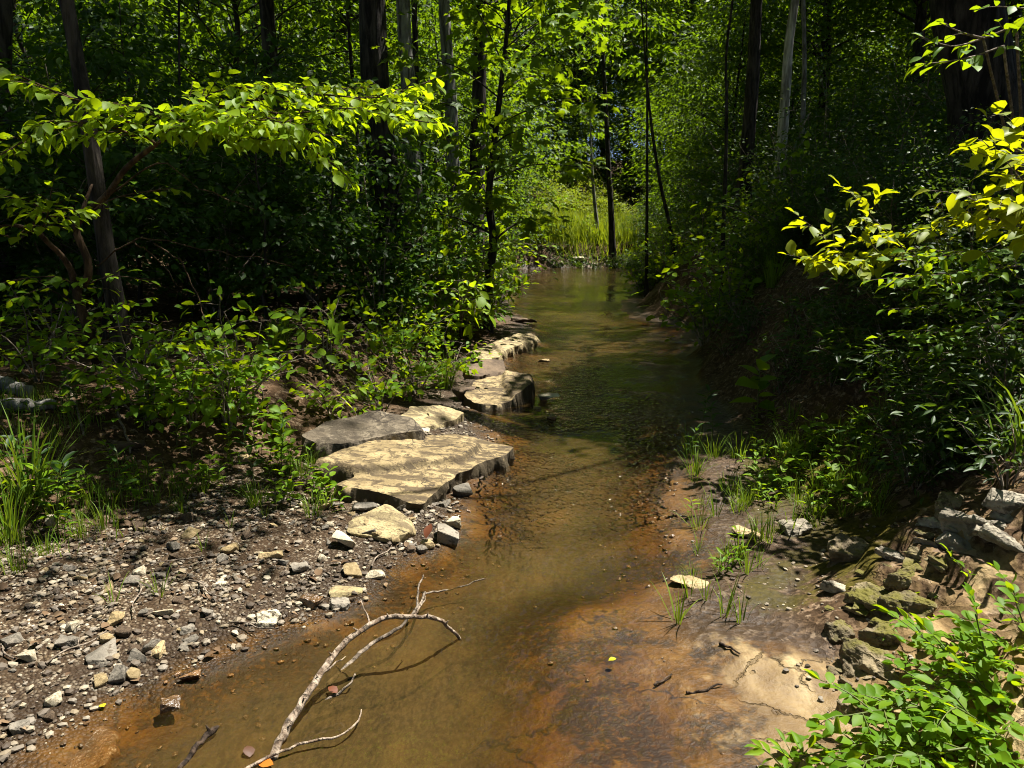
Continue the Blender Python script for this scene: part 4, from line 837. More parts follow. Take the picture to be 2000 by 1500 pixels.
# ---- the understory tree whose bough hangs in the sun
rg = np.random.default_rng(12); tb = MB(); acc = [[], [], [], []]
def dp(pts): return [D(*p) for p in pts]
b0 = onground(192, 712)
fork = D(150, 565, 5.0)
tube(tb, spline(np.array([b0-[0, 0, .05], D(172, 640, 5.0), D(152, 585, 5.0), fork]), 12), np.linspace(.038, .03, 12), 9, .2, rg)
tube(tb, spline(np.array([fork]+dp([(172,540,4.95),(172,510,4.95),(155,470,4.95),(148,445,4.95),(165,420,4.9),(205,385,4.85),(250,325,4.75),(305,282,4.7)])), 26), np.linspace(.028, .014, 26), 8, .18, rg)
tube(tb, spline(np.array([fork]+dp([(135,520,4.9),(95,475,4.7),(62,448,4.5),(30,440,4.4)])), 16), np.linspace(.024, .011, 16), 8, .18, rg)
tube(tb, spline(np.array(dp([(150,445,4.95),(165,400,5.0),(180,360,5.05)])), 8), np.linspace(.016, .009, 8), 6, .18, rg)
for pts, tl, ev, a, bb in [
    ([(305,282,4.7),(230,225,4.5),(120,185,4.3),(40,150,4.25),(-80,120,4.2)], .26, .075, .010, .003),
    ([(305,282,4.7),(400,215,4.55),(500,195,4.5),(620,185,4.55),(740,190,4.7),(832,162,4.8)], .30, .07, .010, .003),
    ([(330,265,4.6),(430,235,4.35),(540,255,4.2),(610,290,4.15),(668,335,4.1)], .28, .07, .007, .002),
    ([(305,282,4.7),(200,245,4.4),(110,240,4.25),(40,280,4.2),(-30,320,4.1)], .26, .075, .008, .003),
    ([(450,205,4.5),(560,222,4.35),(680,212,4.3),(770,228,4.3),(838,240,4.3)], .27, .07, .006, .002),
    ([(330,255,4.6),(420,180,4.8),(560,172,4.9),(700,172,5.0),(780,175,5.0)], .26, .075, .006, .002),
    ([(350,240,4.6),(450,262,4.3),(520,275,4.2)], .24, .07, .006, .002),
    ([(305,282,4.7),(380,250,4.4),(470,235,4.2),(560,240,4.1),(640,265,4.1)], .26, .07, .006, .002), ([(330,260,4.6),(300,220,4.4),(220,200,4.3)], .24, .075, .006, .002), ([(740,190,4.7),(790,205,4.6),(845,232,4.5)], .22, .07, .004, .002),
    ([(62,448,4.5),(70,400,4.4),(20,385,4.3),(-60,380,4.2)], .25, .075, .006, .002),
    ([(80,455,4.5),(95,410,4.35),(100,372,4.3)], .22, .08, .005, .002),
    ([(62,448,4.5),(10,440,4.4),(-60,455,4.3)], .15, .14, .007, .003)]:
    spray(tb, acc, np.array(dp(pts)), a, bb, ev*.54, tl*1.15, .088, .040, rg, hang=.42, droop=.3, jit=.4)
acc2 = [[], [], [], []]
for pts in [[(165,420,4.9),(230,385,4.7),(300,372,4.6),(355,366,4.5)], [(150,565,5.),(220,540,4.8),(290,545,4.7)], [(172,640,5.),(240,650,4.8),(310,672,4.7),(390,680,4.6)], [(160,600,5),(80,565,4.8),(20,590,4.7)], [(170,640,5),(240,590,4.9),(285,585,4.8)], [(150,560,5),(100,540,4.7),(40,545,4.6),(-20,560,4.6)]]:
    spray(tb, acc2, np.array(dp(pts)), .005, .002, .13, .2, .085, .06, rg, hang=.4)
for pts in [[(200,400,4.9),(300,320,4.8),(400,370,4.6),(500,410,4.5)], [(190,520,4.9),(260,470,4.7),(370,480,4.5),(480,500,4.4),(570,520,4.3)], [(300,475,4.7),(360,520,4.6),(385,580,4.6),(412,655,4.5)], [(260,470,4.7),(320,520,4.7),(345,555,4.7)], [(62,448,4.5),(40,462,4.4),(-40,452,4.3)]]:
    tube(tb, wobble(spline(np.array(dp(pts)), 14), .006, rg), np.linspace(.006, .002, 14), 5)
ot = empty('bough_tree', b0); inv = -b0
def shifted(mb, off):
    mb.V = [v+off for v in mb.V]; return mb
link('trunk', shifted(tb, inv).mesh('trunk', M['bark_red']), ot)
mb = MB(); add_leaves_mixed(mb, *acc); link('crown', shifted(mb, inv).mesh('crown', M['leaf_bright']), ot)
mb = MB(); add_leaves(mb, acc2[0], acc2[1], acc2[2], acc2[3], T_OVA); link('lower_foliage', shifted(mb, inv).mesh('lower_foliage', M['leaf_near']), ot)
tag(ot, 'small crooked tree spreading a long sunlit yellow green bough across the view', 'tree')

def spray_bush(name, base, sprays, T, mat, label, leaf, lev, tl, ev, seed, pinn=False, hang=.3, r=(.007, .002), stemmat='twig', cat='shrub', jit=.3, ang=.9, taper=.5):
    rg = np.random.default_rng(seed); tb, acc = MB(), [[], [], [], []]; b = np.array(base, float)
    for pts in sprays:
        P = np.array(dp(pts)); P0 = b+(P[0]-b)*np.array([.4, .4, .55])
        tube(tb, spline(np.array([b-[0, 0, .03], P0, P[0]]), 10), np.linspace(r[0]*1.6, r[0], 10), 6, .15, rg)
        spray(tb, acc, P, r[0], r[1], ev, tl, leaf, lev, rg, hang=hang, pinn=pinn, jit=jit, ang=ang, taper=taper)
    o = empty(name, b); link('stem', shifted(tb, -b).mesh('stem', M[stemmat]), o)
    mb = MB(); (add_leaves_mixed(mb, *acc) if T is T_OVA and not pinn else add_leaves(mb, *acc, T)); link('foliage', shifted(mb, -b).mesh('foliage', M[mat]), o); return tag(o, label, cat)
def gp(x, y): return np.array([x, y, float(H(x, y))])
spray_bush('yellow_bush', gp(3.9, 5.3), [[(1900,452,5.18),(1850,465,5.10),(1760,492,4.86),(1680,508,4.70),(1590,515,4.62)], [(1770,490,4.86),(1735,455,4.86),(1700,420,4.86),(1668,385,4.86)], [(1660,508,4.70),(1625,480,4.70),(1585,440,4.70)], [(1720,500,4.78),(1700,470,4.70),(1690,440,4.70)], [(1800,480,4.94),(1815,455,4.86),(1822,425,4.86)], [(1690,508,4.70),(1640,515,4.54),(1575,505,4.54)]],
   T_OVA, 'leaf_yellow', 'yellow leaved spray reaching out over the dark overhang', .098, .036, .24, .045, 31, hang=.1, jit=.55, ang=.8, r=(.004,.0015))
spray_bush('sunny_bush', gp(3.4, 3.9), [[(2080,430,3.73),(2010,370,3.66),(1960,310,3.59),(1915,272,3.59)], [(2080,440,3.59),(1980,405,3.45),(1900,390,3.45),(1870,372,3.45)], [(2100,380,3.45),(2040,330,3.45),(1985,290,3.45)], [(2080,470,3.73),(1980,440,3.73),(1905,425,3.73),(1850,432,3.73)], [(2080,360,3.86),(2000,260,3.86),(1970,230,3.86)], [(2080,350,3.45),(2020,400,3.38),(1960,400,3.31)]],
   T_OVA, 'leaf_yellow', 'bright leafy branch at the upper end of the steep bank, above the yellow spray', .105, .042, .27, .05, 32, hang=.15, jit=.55, r=(.004,.0015))
spray_bush('shaded_bush', gp(3.7, 4.5), [[(2100,500,4.32),(1950,490,4.20),(1850,500,4.08),(1760,500,3.96)], [(2100,520,4.32),(1980,520,4.20),(1880,530,4.08),(1740,548,3.96)], [(2100,560,4.44),(1960,570,4.32),(1870,590,4.20),(1800,600,4.20)], [(2100,640,4.32),(1960,640,4.20),(1880,640,4.08),(1770,662,3.96)], [(2100,700,4.32),(1980,720,4.20),(1900,760,4.08)], [(2100,600,4.08),(2000,610,3.96),(1900,680,3.84),(1850,720,3.84)], [(2100,760,4.08),(2000,780,4.08),(1900,820,3.96)]],
   T_OVA, 'leaf_near', 'dark bush with flat layered sprays below the bright leafy branch', .07, .042, .36, .05, 33, hang=.2, r=(.004,.0015))
spray_bush('hanging_spray', gp(3.3, 4.9), [[(1985,50,4.0),(1920,75,4.0),(1860,90,3.95),(1795,70,3.9)], [(1920,75,4.0),(1870,60,3.9),(1835,45,3.9)], [(2060,20,4.0),(1985,15,3.9),(1945,12,3.9)], [(1960,90,4),(1880,115,3.9),(1810,125,3.9)]],
   T_OVA, 'leaf_near', 'high leafy spray hanging in front of the massive trunk', .085, .06, .15, .1, 34, hang=.2)
NB_ = [[(2060,1500,1.9),(1960,1420,2.0),(1860,1385,2.0),(1740,1385,1.95),(1640,1400,1.9)], [(2060,1480,2.0),(1980,1380,2.1),(1930,1290,2.1),(1905,1200,2.1)], [(2060,1520,1.9),(1900,1480,1.9),(1760,1450,1.85),(1640,1460,1.85),(1575,1475,1.85)], [(2060,1420,2.1),(1960,1340,2.1),(1860,1330,2.05),(1780,1345,2.0)], [(2060,1360,2.2),(2000,1300,2.2),(1940,1240,2.2),(1880,1235,2.2)],
       [(2050,1540,1.85),(1900,1520,1.8),(1780,1500,1.8),(1700,1500,1.8)], [(2080,1300,2.2),(2010,1240,2.2),(1985,1180,2.2)], [(2060,1460,2.0),(1900,1420,2.0),(1800,1400,2.0),(1720,1365,2.0)], [(2060,1540,1.8),(1980,1460,1.85),(1900,1400,1.85),(1830,1360,1.85)], [(2060,1400,2.2),(1950,1390,2.2),(1850,1290,2.2),(1800,1240,2.2)], [(2060,1500,1.8),(1930,1460,1.8),(1820,1470,1.78),(1720,1480,1.76),(1640,1500,1.76)], [(2060,1450,1.95),(1930,1350,2.0),(1840,1260,2.05)], [(2080,1380,2.1),(1990,1330,2.1),(1900,1260,2.1)]]
spray_bush('pinnate_bush', gp(1.62, 1.72), NB_, T_OVA, 'leaf_near', 'bright green shrub with small oval paired leaflets beside the pale bedrock', .052, .030, .24, .042, 35, pinn=True, hang=.1, r=(.005, .002), stemmat='stem', jit=.3)
spray_bush('herb_shoot', gp(.98, 1.76), [[(1530,1500,1.85),(1500,1470,1.85),(1488,1462,1.85)], [(1545,1500,1.85),(1530,1470,1.85)], [(1555,1500,1.86),(1575,1465,1.86)]], T_LAN, 'leaf_near', 'small bright shoot growing on the bedrock in front of the leafy shrub', .07, .03, .06, .03, 36, r=(.003, .001), stemmat='stem', cat='plant')
spray_bush('fine_leaf_bush', gp(2.1, 2.75), [[(1960,1210,2.6),(1900,1150,2.6),(1870,1100,2.6)], [(1980,1210,2.6),(1930,1160,2.6),(1880,1140,2.6),(1830,1150,2.6)], [(1960,1230,2.6),(1880,1200,2.55),(1800,1200,2.55),(1760,1215,2.5)], [(1980,1220,2.7),(1960,1160,2.7),(1950,1130,2.7)], [(1930,1240,2.5),(1850,1235,2.5),(1790,1250,2.5)], [(2050,1230,2.6),(2000,1180,2.6),(1990,1140,2.6)]], T_LAN, 'leaf_near', 'fine leaved herb bush climbing the mossy shale', .055, .024, .15, .035, 37, r=(.003, .001), stemmat='stem', hang=0)
# seedlings in sun by the slab and mid bank
spray_bush('sunny_sapling', onground(650,830), [[(640,800,5.6),(620,760,5.5),(585,745,5.5)], [(640,800,5.6),(660,775,5.5),(690,800,5.4),(705,830,5.3)], [(650,800,5.6),(680,760,5.6),(705,755,5.6)], [(650,810,5.6),(700,840,5.3),(728,852,5.2)], [(640,800,5.6),(600,770,5.5),(560,770,5.5)]], T_OVA, 'leaf_bright', 'little sapling with bright yellow green leaves above the big slab', .085, .05, .16, .08, 38, hang=.3)
spray_bush('sunny_sapling', onground(500,850), [[(500,820,5.2),(480,780,5.1),(440,790,5.0)], [(500,820,5.2),(530,790,5.1),(540,830,5.0)], [(500,820,5.2),(510,760,5.2),(480,745,5.2)], [(510,830,5.2),(470,810,5.0),(420,800,5.0)], [(510,830,5.2),(545,800,5.2),(560,840,5.1)]], T_OVA, 'leaf_near', 'low leafy sapling in half shade beside the yellow green one', .085, .05, .18, .075, 39, hang=.25)
spray_bush('bank_sapling', onground(900,655), [[(900,600,8.6),(890,565,8.5),(860,565,8.4)], [(900,600,8.6),(925,560,8.5),(940,575,8.4)], [(900,600,8.6),(915,550,8.6),(880,548,8.5)], [(905,610,8.6),(930,590,8.4),(925,620,8.3)]], T_OVA, 'leaf_bright', 'sapling with large pale lit leaves over the ledge rocks', .15, .09, .28, .13, 40, hang=.3)
spray_bush('flat_spray', onground(940,600), [[(945,490,10.4),(990,475,10.2),(1060,480,10.0)], [(945,490,10.4),(1000,485,10.0),(1045,492,9.9)]], T_OVA, 'leaf_bright', 'flat sunlit spray of leaves held out over the dark pool edge', .10, .06, .3, .10, 41, hang=.15)
spray_bush('large_leaf_plant', onground(590,700), [[(600,640,6.2),(570,605,6.1),(545,605,6.0)], [(600,640,6.2),(620,600,6.1),(650,625,6.1)], [(600,650,6.2),(580,640,6.0),(560,645,6.0)]], T_OVA, 'leaf_near', 'plant with a few large pale leaves in the dark understory', .14, .09, .16, .12, 42, hang=.35)
# big leafed plant alone in the shade of the steep bank
tb, lm = gen_herb(61, .62, 9, .27, T_OVA, lean=.02, rise=.25, r=.008); p = onground(1478, 830)
K = Kind('tall_plant', [('stem', tb.mesh('stem', M['stem'])), ('foliage', setmat(lm, M['leaf_near']))], 'plant'); K.place(p, .4, .8, 'lone tall plant with large leaves standing in the dark shade of the bank')
# cane grass arching in at the bank
mb = MB(); rg = np.random.default_rng(5); n = 13; base = np.repeat(onground(1995, 905)[None], n, 0)+rg.normal(size=(n, 3))*[.06, .06, 0]
add_blades(mb, base, rg.normal(size=n)*.7+2.9, np.abs(rg.normal(size=n))*.25+.1, rg.uniform(1.2, 2.2, n), rg.uniform(.3, .58, n), rg.uniform(.012, .022, n), 7)
b = base.mean(0); o = link('cane_grass', shifted(mb, -b).mesh('cane_grass', M['grass'])); o.location = b; tag(o, 'broad bladed grass arching over the topmost shale', 'grass')

# ---- undergrowth, kinds that repeat
rg = np.random.default_rng(99)
def put(kinds, px, py, sc, label, group=None, rz=None):
    p = onground(px, py); return kinds[rg.integers(len(kinds))].place((p[0], p[1], p[2]-.01), rg.uniform(0, 6.28) if rz is None else rz, sc, label, group)
put(K_big, 62, 985, 1.0, 'large bright clump of long grass at the end of the gravel'); put(K_big, 20, 1060, .7, 'smaller grass clump in front of the large bright one')
put(K_big, 1508, 560, .9, 'grass clump on the lit crest of the steep bank'); put(K_big, 870, 760, .8, 'drooping grass clump in half shade behind the broad boulder')
put(K_big, 545, 690, .8, 'slender grass clump in the dark understory')
for x, y, s in [(215,985,1.),(612,1010,.95),(640,990,.8),(590,930,1.),(205,1030,.9),(300,985,.7),(350,960,.8),(110,1010,.8),(400,960,.7),(700,780,1.1),(560,925,.8),(30,1120,.8),(90,1085,.7),(160,1050,.7),(840,745,.9),(800,770,.8)]:
    put(K_tuft, x, y, s, 'short grass tuft on the gravel bank', 'grass tufts of the gravel bank')
for x, y, s in [(223,1180,1.),(312,1165,1.05),(398,1075,.8),(450,1030,.7),(520,1010,.7)]:
    put(K_sprout, x, y, s, 'single grass sprout standing in open gravel', 'grass sprouts in the gravel')
for x, y, s in [(1325,1215,1.1),(1415,1205,1.),(1450,1215,.9),(1345,1165,.8),(1460,1120,1.),(1440,1090,1.2),(1480,1060,1.),(1380,1170,.8),(1545,1040,1.1),(1580,1030,.9),(1400,1010,1.),(1440,970,1.),(1360,930,1.1)]:
    put(K_sprout, x, y, s*1.35, 'grass sprout rooted in the dark mud shelf', 'grass sprouts of the mud shelf')
for x, y, s in [(1355,925,1.),(1350,885,1.2),(1560,985,.9),(1455,985,.8),(1420,960,.9),(1500,950,.9),(1530,905,1.1),(1580,880,1.1),(1640,870,1.),(1690,850,.9),(1480,975,.7),(1395,895,1.),(1440,1000,.8),(1600,960,1.)]:
    put(K_tuft, x, y, s, 'grass tuft on the sunlit foot of the shaded bank', 'grass tufts below the shaded bank')
for x, y, s in [(1370,850,1.2),(1392,865,1.),(1345,905,.9)]:
    put(K_lance2, x, y, s, 'upright narrow leaved herb at the water edge of the shaded bank', 'herbs at the shaded water edge')
for i in range(80):
    x, y = rg.uniform(1440, 1730), rg.uniform(820, 1010)
    if y > 1010-(x-1470)*.25+60: continue
    put((K_lance, K_tuft, K_lance, K_broad)[i % 4], x, y, rg.uniform(.5, 1.05), 'small green herb on the lit slope below the shaded bank', 'herbs of the lit slope')
for i in range(70):
    x, y = rg.uniform(-60, 720), rg.uniform(800, 1000)
    if x < 130 and i % 2: y = rg.uniform(940, 1120)
    if x > 560 and y > 845 and x+ (y-845) > 610: continue
    put((K_lance, K_broad, K_lance2)[i % 3], x, y, rg.uniform(.6, 1.25), 'small green herb on the soil of the gravel bank', 'herbs of the gravel bank')
for i in range(26):
    x, y = rg.uniform(540, 690), rg.uniform(900, 1000)
    if y < 960 and x > 620: continue
    put((K_lance, K_broad)[i % 2], x, y, rg.uniform(.5, .9), 'seedling growing beside the big flat slab', 'seedlings beside the big slab')
for i in range(30):
    x, y = rg.uniform(790, 960), rg.uniform(610, 780)
    if x > 900 and y > 690: continue
    put((K_lance2, K_broad, K_shr_small)[i % 3], x, y, rg.uniform(.8, 1.4), 'leafy herb of the sunny bank over the ledge rocks', 'herbs over the ledge rocks')
for x, y, s in [(890,560,1.),(930,540,.9),(850,590,1.1),(840,640,.9),(880,620,1.),(905,590,1.2),(960,590,.8),(820,560,1.2),(870,530,1.3)]:
    p = onground(x, y+40); K_shr_small[rg.integers(2)].place(p, rg.uniform(0, 6), s*2.0, 'knee high leafy shrub on the sunny bank by the pale trunks', 'shrubs by the pale trunks')
for i in range(13):
    x, y = rg.uniform(-40, 760), rg.uniform(700, 850)
    put(K_shr_small, x, y, rg.uniform(.7, 1.5), 'low leafy shrub at the foot of the dark understory', 'low shrubs of the understory')
for i in range(46):
    y = 8.5+20*rg.random()**1.2; x = XR(y)+rg.uniform(.25, 1.6)
    (K_shr_small if i % 3 else K_thick)[rg.integers(2)].place((x, y, float(H(x, y))-.03), rg.uniform(0, 6), (rg.uniform(1.4, 2.4) if i % 3 else rg.uniform(.25, .42)), 'low bush hanging over the water along the shaded bank', 'low bushes along the shaded bank')
for i in range(30):
    y = 12+20*rg.random(); x = XL(y)-rg.uniform(.15, 1.2)
    if y > 29.5: x = rg.uniform(-1, 4.5)
    K_shr_small[rg.integers(2)].place((x, y, float(H(x, y))-.03), rg.uniform(0, 6), rg.uniform(1.4, 2.6), 'low bush along the water at the far pool', 'low bushes at the far pool')
for x, y, s in [(1.5,33,.5),(3.6,34.5,.6),(5.0,36.5,.6),(2.4,37.5,.7),(4.2,40,.8),(2.0,42,1.0),(5.0,45,1.1),(3.2,31.6,.35),(4.4,32.2,.4)]:
    K_mead[rg.integers(2)].place((x, y, float(H(x, y))-.05), rg.uniform(0, 6), s, 'sunlit yellow green bush in the clearing at the bend', 'bushes of the clearing')
for x in np.arange(-4, 20, 1.9):
    y = 48+rg.uniform(-1.5, 3); K_und[rg.integers(3)].place((x, y, float(H(x, y))-.4), rg.uniform(0, 6), rg.uniform(1.0, 1.5), 'leafy tree closing the clearing at its far edge', 'trees behind the clearing')
for i in range(40):
    x, y = rg.uniform(1400, 1960), rg.uniform(560, 820)
    if y < 640-(x-1400)*.18 or (x < 1720 and y > 770): continue
    put(K_slope, x, y, rg.uniform(.5, 1.1), 'dark ferny herb on the steep shaded slope', 'herbs of the steep shaded slope')
for x, y, s in [(-.4,30.6,.5),(.5,31.4,.45),(5.2,30.9,.5),(6.0,30.2,.6),(5.8,32.4,.6),(-.2,29.4,.4),(5.6,29.3,.45),(.9,33,.4),(.2,34,.6),(6.4,34,.7),(7.2,37,.8),(-.4,37,.8),(6.8,31.2,.6),(8.5,40,.9)]:
    K_thick[rg.integers(3)].place((x, y, float(H(x, y))-.05), rg.uniform(0, 6), s, 'dark bush framing the clearing at the bend', 'dark bushes round the clearing')
for i in range(22):
    x, y = rg.uniform(-.2, 4.6), rg.uniform(28.4, 29.8); K_slope[rg.integers(2)].place((x, y, float(H(x, y))-.02), rg.uniform(0, 6), rg.uniform(1.6, 2.8), 'dark herb on the low bank behind the far pool', 'herbs behind the far pool')
for i in range(20):
    y = rg.uniform(4.4, 10); x = XR(y)+np.interp(y, [4, 6, 7, 9], [.85, .3, .15, .12])+rg.uniform(1.0, 1.7)
    K_thick[rg.integers(3)].place((x, y, float(H(x, y))-.05), rg.uniform(0, 6), rg.uniform(.26, .42), 'dark bush on the crest of the steep shaded bank', 'bushes along the crest')
for i in range(70):
    x, y = rg.uniform(1390, 1980), rg.uniform(560, 880)
    if y < 650-(x-1400)*.2 or (x < 1730 and y > 770): continue
    put(K_slope, x, y, rg.uniform(.9, 1.7), 'dark ferny herb on the steep shaded slope', 'herbs of the steep shaded slope')
for i in range(26):
    x, y = rg.uniform(1760, 1990), rg.uniform(820, 960)
    put(K_slope, x, y, rg.uniform(.7, 1.3), 'dark ferny herb on the steep shaded slope', 'herbs of the steep shaded slope')
for i in range(36):
    x = rg.uniform(130, 660); y = 1000-(x-130)*.09+rg.uniform(-50, 25)
    put((K_lance, K_sprout, K_lance, K_tuft)[i % 4], x, y, rg.uniform(.45, .95), 'weed along the back edge of the gravel', 'weeds behind the gravel')
# man high shrubs in the dark understory
for x, y, s in [(-3.2,8.0,1.1),(-1.5,8.6,1.0),(-4.4,7.4,1.2),(-5.2,9,1.3),(-2.6,9.8,1.2),(-3.9,10,1.2),(-6.5,8.5,1.2),(-1.9,11,1.1),(-5.0,11.5,1.4),(-7.5,11,1.5),(-3.4,12,1.3),(-1.2,12.8,1.0),(-6.6,13,1.4),(-8.6,13.5,1.6),(-4.9,6.6,.9),(-5.6,5.6,.9)]:
    K_shr[rg.integers(3)].place((x, y, float(H(x, y))-.05), rg.uniform(0, 6.28), s, 'man high shrub in the dark understory behind the gravel bank', 'shrubs of the dark understory')
for i in range(46):
    x, y = rg.uniform(1340, 1620), rg.uniform(880, 1130)
    if x > 1560 and y > 1040: continue
    put((K_sprout, K_lance, K_tuft, K_sprout)[i % 4], x, y, rg.uniform(.45, .95), 'small sprout on the dark mud of the shelf', 'sprouts of the mud shelf')
# thicket on the shaded bank
for x, y, s in [(4.0,9.6,.55),(5.2,10.5,.8),(4.2,11.6,.7),(6.5,11.2,1.0),(5.2,13,.9),(7.0,13.2,1.1),(4.6,14.5,.85),(6.2,15.5,1.1),(8.4,12,1.1),(8.2,15.5,1.2),(5.4,17.5,1.0),(7.4,18,1.3),(9.8,14.2,1.3),(10.2,18,1.4),(5.6,20.5,1.0),(7.6,21.5,1.3),(9.6,21.5,1.4),(6.2,24,1.1),(8.4,25.5,1.3),(11.4,23.5,1.5),(6.2,8.6,.7),(7.6,9.6,.9),(9.2,9.6,1.0),(4.6,7.6,.4),(11.6,11.8,1.2),(12.4,16,1.4)]:
    K_thick[rg.integers(3)].place((x, y, float(H(x, y))-.05), rg.uniform(0, 6.28), s, 'dark small leaved shrub of the thicket on the shaded bank', 'shrubs of the shaded bank thicket')
for x, y, s in [(5.4,22.5,.5),(5.0,25.5,.5),(-.3,19.5,.5),(-.8,22.5,.55),(-.6,25.8,.5),(-.4,16.2,.4),(-1.0,14.2,.5),(6.8,29,.6)]:
    K_thick[rg.integers(3)].place((x, y, float(H(x, y))-.05), rg.uniform(0, 6.28), s, 'dark shrub overhanging the edge of the far pool', 'shrubs at the far pool')
for x, y, s in [(-3.6,6.5,.52),(-2.4,7.2,.5),(-5.0,6.4,.6),(-2.0,8.6,.55),(-4.2,8.4,.65),(-6.6,7.0,.7),(-3.2,10.2,.7),(-5.6,10,.75)]:
    K_sap[rg.integers(2)].place((x, y, float(H(x, y))-.05), rg.uniform(0, 6.28), s*1.6, 'spreading sapling with flat dark leaf layers in the understory', 'saplings of the dark understory')
for x, y, s in [(-.9,21.5,1.0),(6.8,24.5,1.05),(7.0,28.5,1.1),(-.8,26.5,1.0),(6.2,20.0,.9),(-1.6,17.6,.85)]:
    K_und[rg.integers(3)].place((x, y, float(H(x, y))-.1), rg.uniform(0, 6.28), s, 'leafy tree leaning its boughs over the far pool', 'trees over the far pool')
# forest behind
nt_ = 0
def corridor(x, y, m): return y < 34 and XL(y)-m < x < XR(y)+m
for gy in np.arange(13, 60, 3.4):
    half = gy*.74+3
    for gx in np.arange(-half, half, 3.3+gy*.02):
        x, y = gx+rg.uniform(-1.3, 1.3), gy+rg.uniform(-1.4, 1.4)
        if corridor(x, y, 2.2) or (0.5 < x < 8.5 and 27 < y < 47) or (x > 2 and y < 18): continue
        right = x > XR(y)
        K_und[rg.integers(3)].place((x, y, float(H(x, y))-.05), rg.uniform(0, 6.28), rg.uniform(.6, 1.15)*(1+.006*y), 'slender understory tree of the wood on the shaded side' if right else 'slender understory tree of the wood on the gravel side', 'understory trees, shaded side' if right else 'understory trees, gravel side'); nt_ += 1
for gy in np.arange(15, 86, 6.0):
    half = gy*.74+3
    for gx in np.arange(-half, half, 5.6+gy*.03):
        x, y = gx+rg.uniform(-2.2, 2.2), gy+rg.uniform(-2.4, 2.4)
        if corridor(x, y, 2.6) or (1 < x < 9 and 26 < y < 50) or (-3 < x < 11 and y < 22) or (x < 0 and y < 19): continue
        K_tall[rg.integers(3)].place((x, y, float(H(x, y))-.1), rg.uniform(0, 6.28), rg.uniform(.8, 1.2)*(1+.003*y), 'tall straight tree standing far back in the wood', 'tall trees far back'); nt_ += 1
for x, y, s in [(-8, 2.5, 1), (-7.5, -3, 1), (-2.5, -6, 1), (4, -6, 1), (9, -3, .9), (-6.0, 8.5, .95), (-11, 0, 1.1), (-10, -7, 1.1), (-5, -11, 1.1), (1, -10, 1.1), (7, -10, 1.1), (12, -7, 1.1), (13, 1, 1), (-13, 6, 1.1), (14, 7, 1), (0, -14, 1.2), (-9, -13, 1.2), (11, -13, 1.2), (-1.5, -4.5, .7), (2.5, -4, .7)]:
    K_tall[rg.integers(3)].place((x, y, float(H(x, y))-.1), rg.uniform(0, 6.28), s, 'unseen tall tree added around the viewpoint to hold back sky light', 'unseen trees added around the viewpoint')  # added out of view to cut the fill light from the sky
for x in np.arange(-3, 22, 3.6):
    y = 52+rg.uniform(-1, 3); K_tall[rg.integers(3)].place((x, y, float(H(x, y))-.2), rg.uniform(0, 6.28), rg.uniform(.8, 1.1), 'tall tree rising behind the clearing', 'tall trees behind the clearing')
for x, y, s in [(9.8, 13, .9), (11.5, 16.5, 1), (10.8, 9.6, .85), (13.5, 12, 1), (9.2, 18, .9), (12.5, 20, 1), (8.8, 22, .9), (15, 16, 1.1)]:
    K_tall[rg.integers(3)].place((x, y, float(H(x, y))-.1), rg.uniform(0, 6.28), s, 'tall tree added to darken the wood beyond the shaded bank', 'tall trees over the thicket')  # tall trees added for the shade they cast on the thicket
K_shade = tree_kind('added_shade_tree', 'leaf_mid', 'bark', 'tree', seed=77, Ht=6.5, r0=.07, z0=2.9, z1=6.4, Rad=1.35, ncl=40, nlv=100, ls=.12, T=T_DIA, wob=.08)  # small trees out of view, added to darken the steep slope
K_shade.place((5.1, 5.4, float(H(5.1, 5.4))-.05), .5, .85, 'unseen small tree added at the top of the steep bank to shade its slope')
K_shade.place((5.9, 6.1, float(H(5.9, 6.1))-.05), 1.5, 1, 'unseen small tree added between two others to shade the steep bank')
K_shade.place((6.2, 7.2, float(H(6.2, 7.2))-.05), 2.5, 1, 'unseen small tree added beside the massive trunk to shade the slope')
# meadow at the bend, forest floor litter, moss
def blades_stuff(name, n, area, wf, L, w, mat, seed, label):
    rg = np.random.default_rng(seed); x, y = rg.uniform(area[0], area[1], n*4), rg.uniform(area[2], area[3], n*4); k = rg.random(n*4) < wf(x, y); x, y = x[k][:n], y[k][:n]; n = len(x)
    mb = MB(); add_blades(mb, np.stack([x, y, H(x, y)-.01], 1), rg.uniform(0, 6.28, n), np.abs(rg.normal(size=n))*.3, rg.uniform(.3, 1.4, n), L*rg.uniform(.5, 1.2, n), w*rg.uniform(.6, 1.2, n), 3)
    return tag(link(name, mb.mesh(name, M[mat])), label, None, None, 'stuff')
blades_stuff('meadow_grass', 9000, (.6, 6.5, 29.3, 46), lambda x, y: (x < XL(y)-.15)*(.3+.7*sst(46, 30, y)), 1.0, .04, 'grass_far', 51, 'tall bright grass in the clearing at the bend')
blades_stuff('fine_grass', 2600, (-4.5, -1.6, 2.4, 4.6), lambda x, y: sst(1.2, 2.0, XL(y)-x)*sst(.45, .6, fbm(x*2.5, y*2.5, 61, 3)), .12, .005, 'grass', 52, 'fine short grass at the end of the gravel')
blades_stuff('moss', 9000, (.6, 2.9, 2.0, 5.2), lambda x, y: sst(.25, .5, x-XR(y))*sst(.50, .60, fbm(x*2.6, y*2.6, 62, 4)), .022, .004, 'moss', 53, 'golden green moss patches on the shale and mud') if 'moss' in M else None
rg2 = np.random.default_rng(71); n = 9000; x, y = rg2.uniform(-9, 9, n*2), 2.5+14*rg2.random(n*2)**1.2
k = ((XL(y)-x > np.interp(y, [2, 4, 6, 8], [2.2, 1.5, .7, .4])) | (x-XR(y) > .8)); x, y = x[k][:n], y[k][:n]; n = len(x); mb = MB()
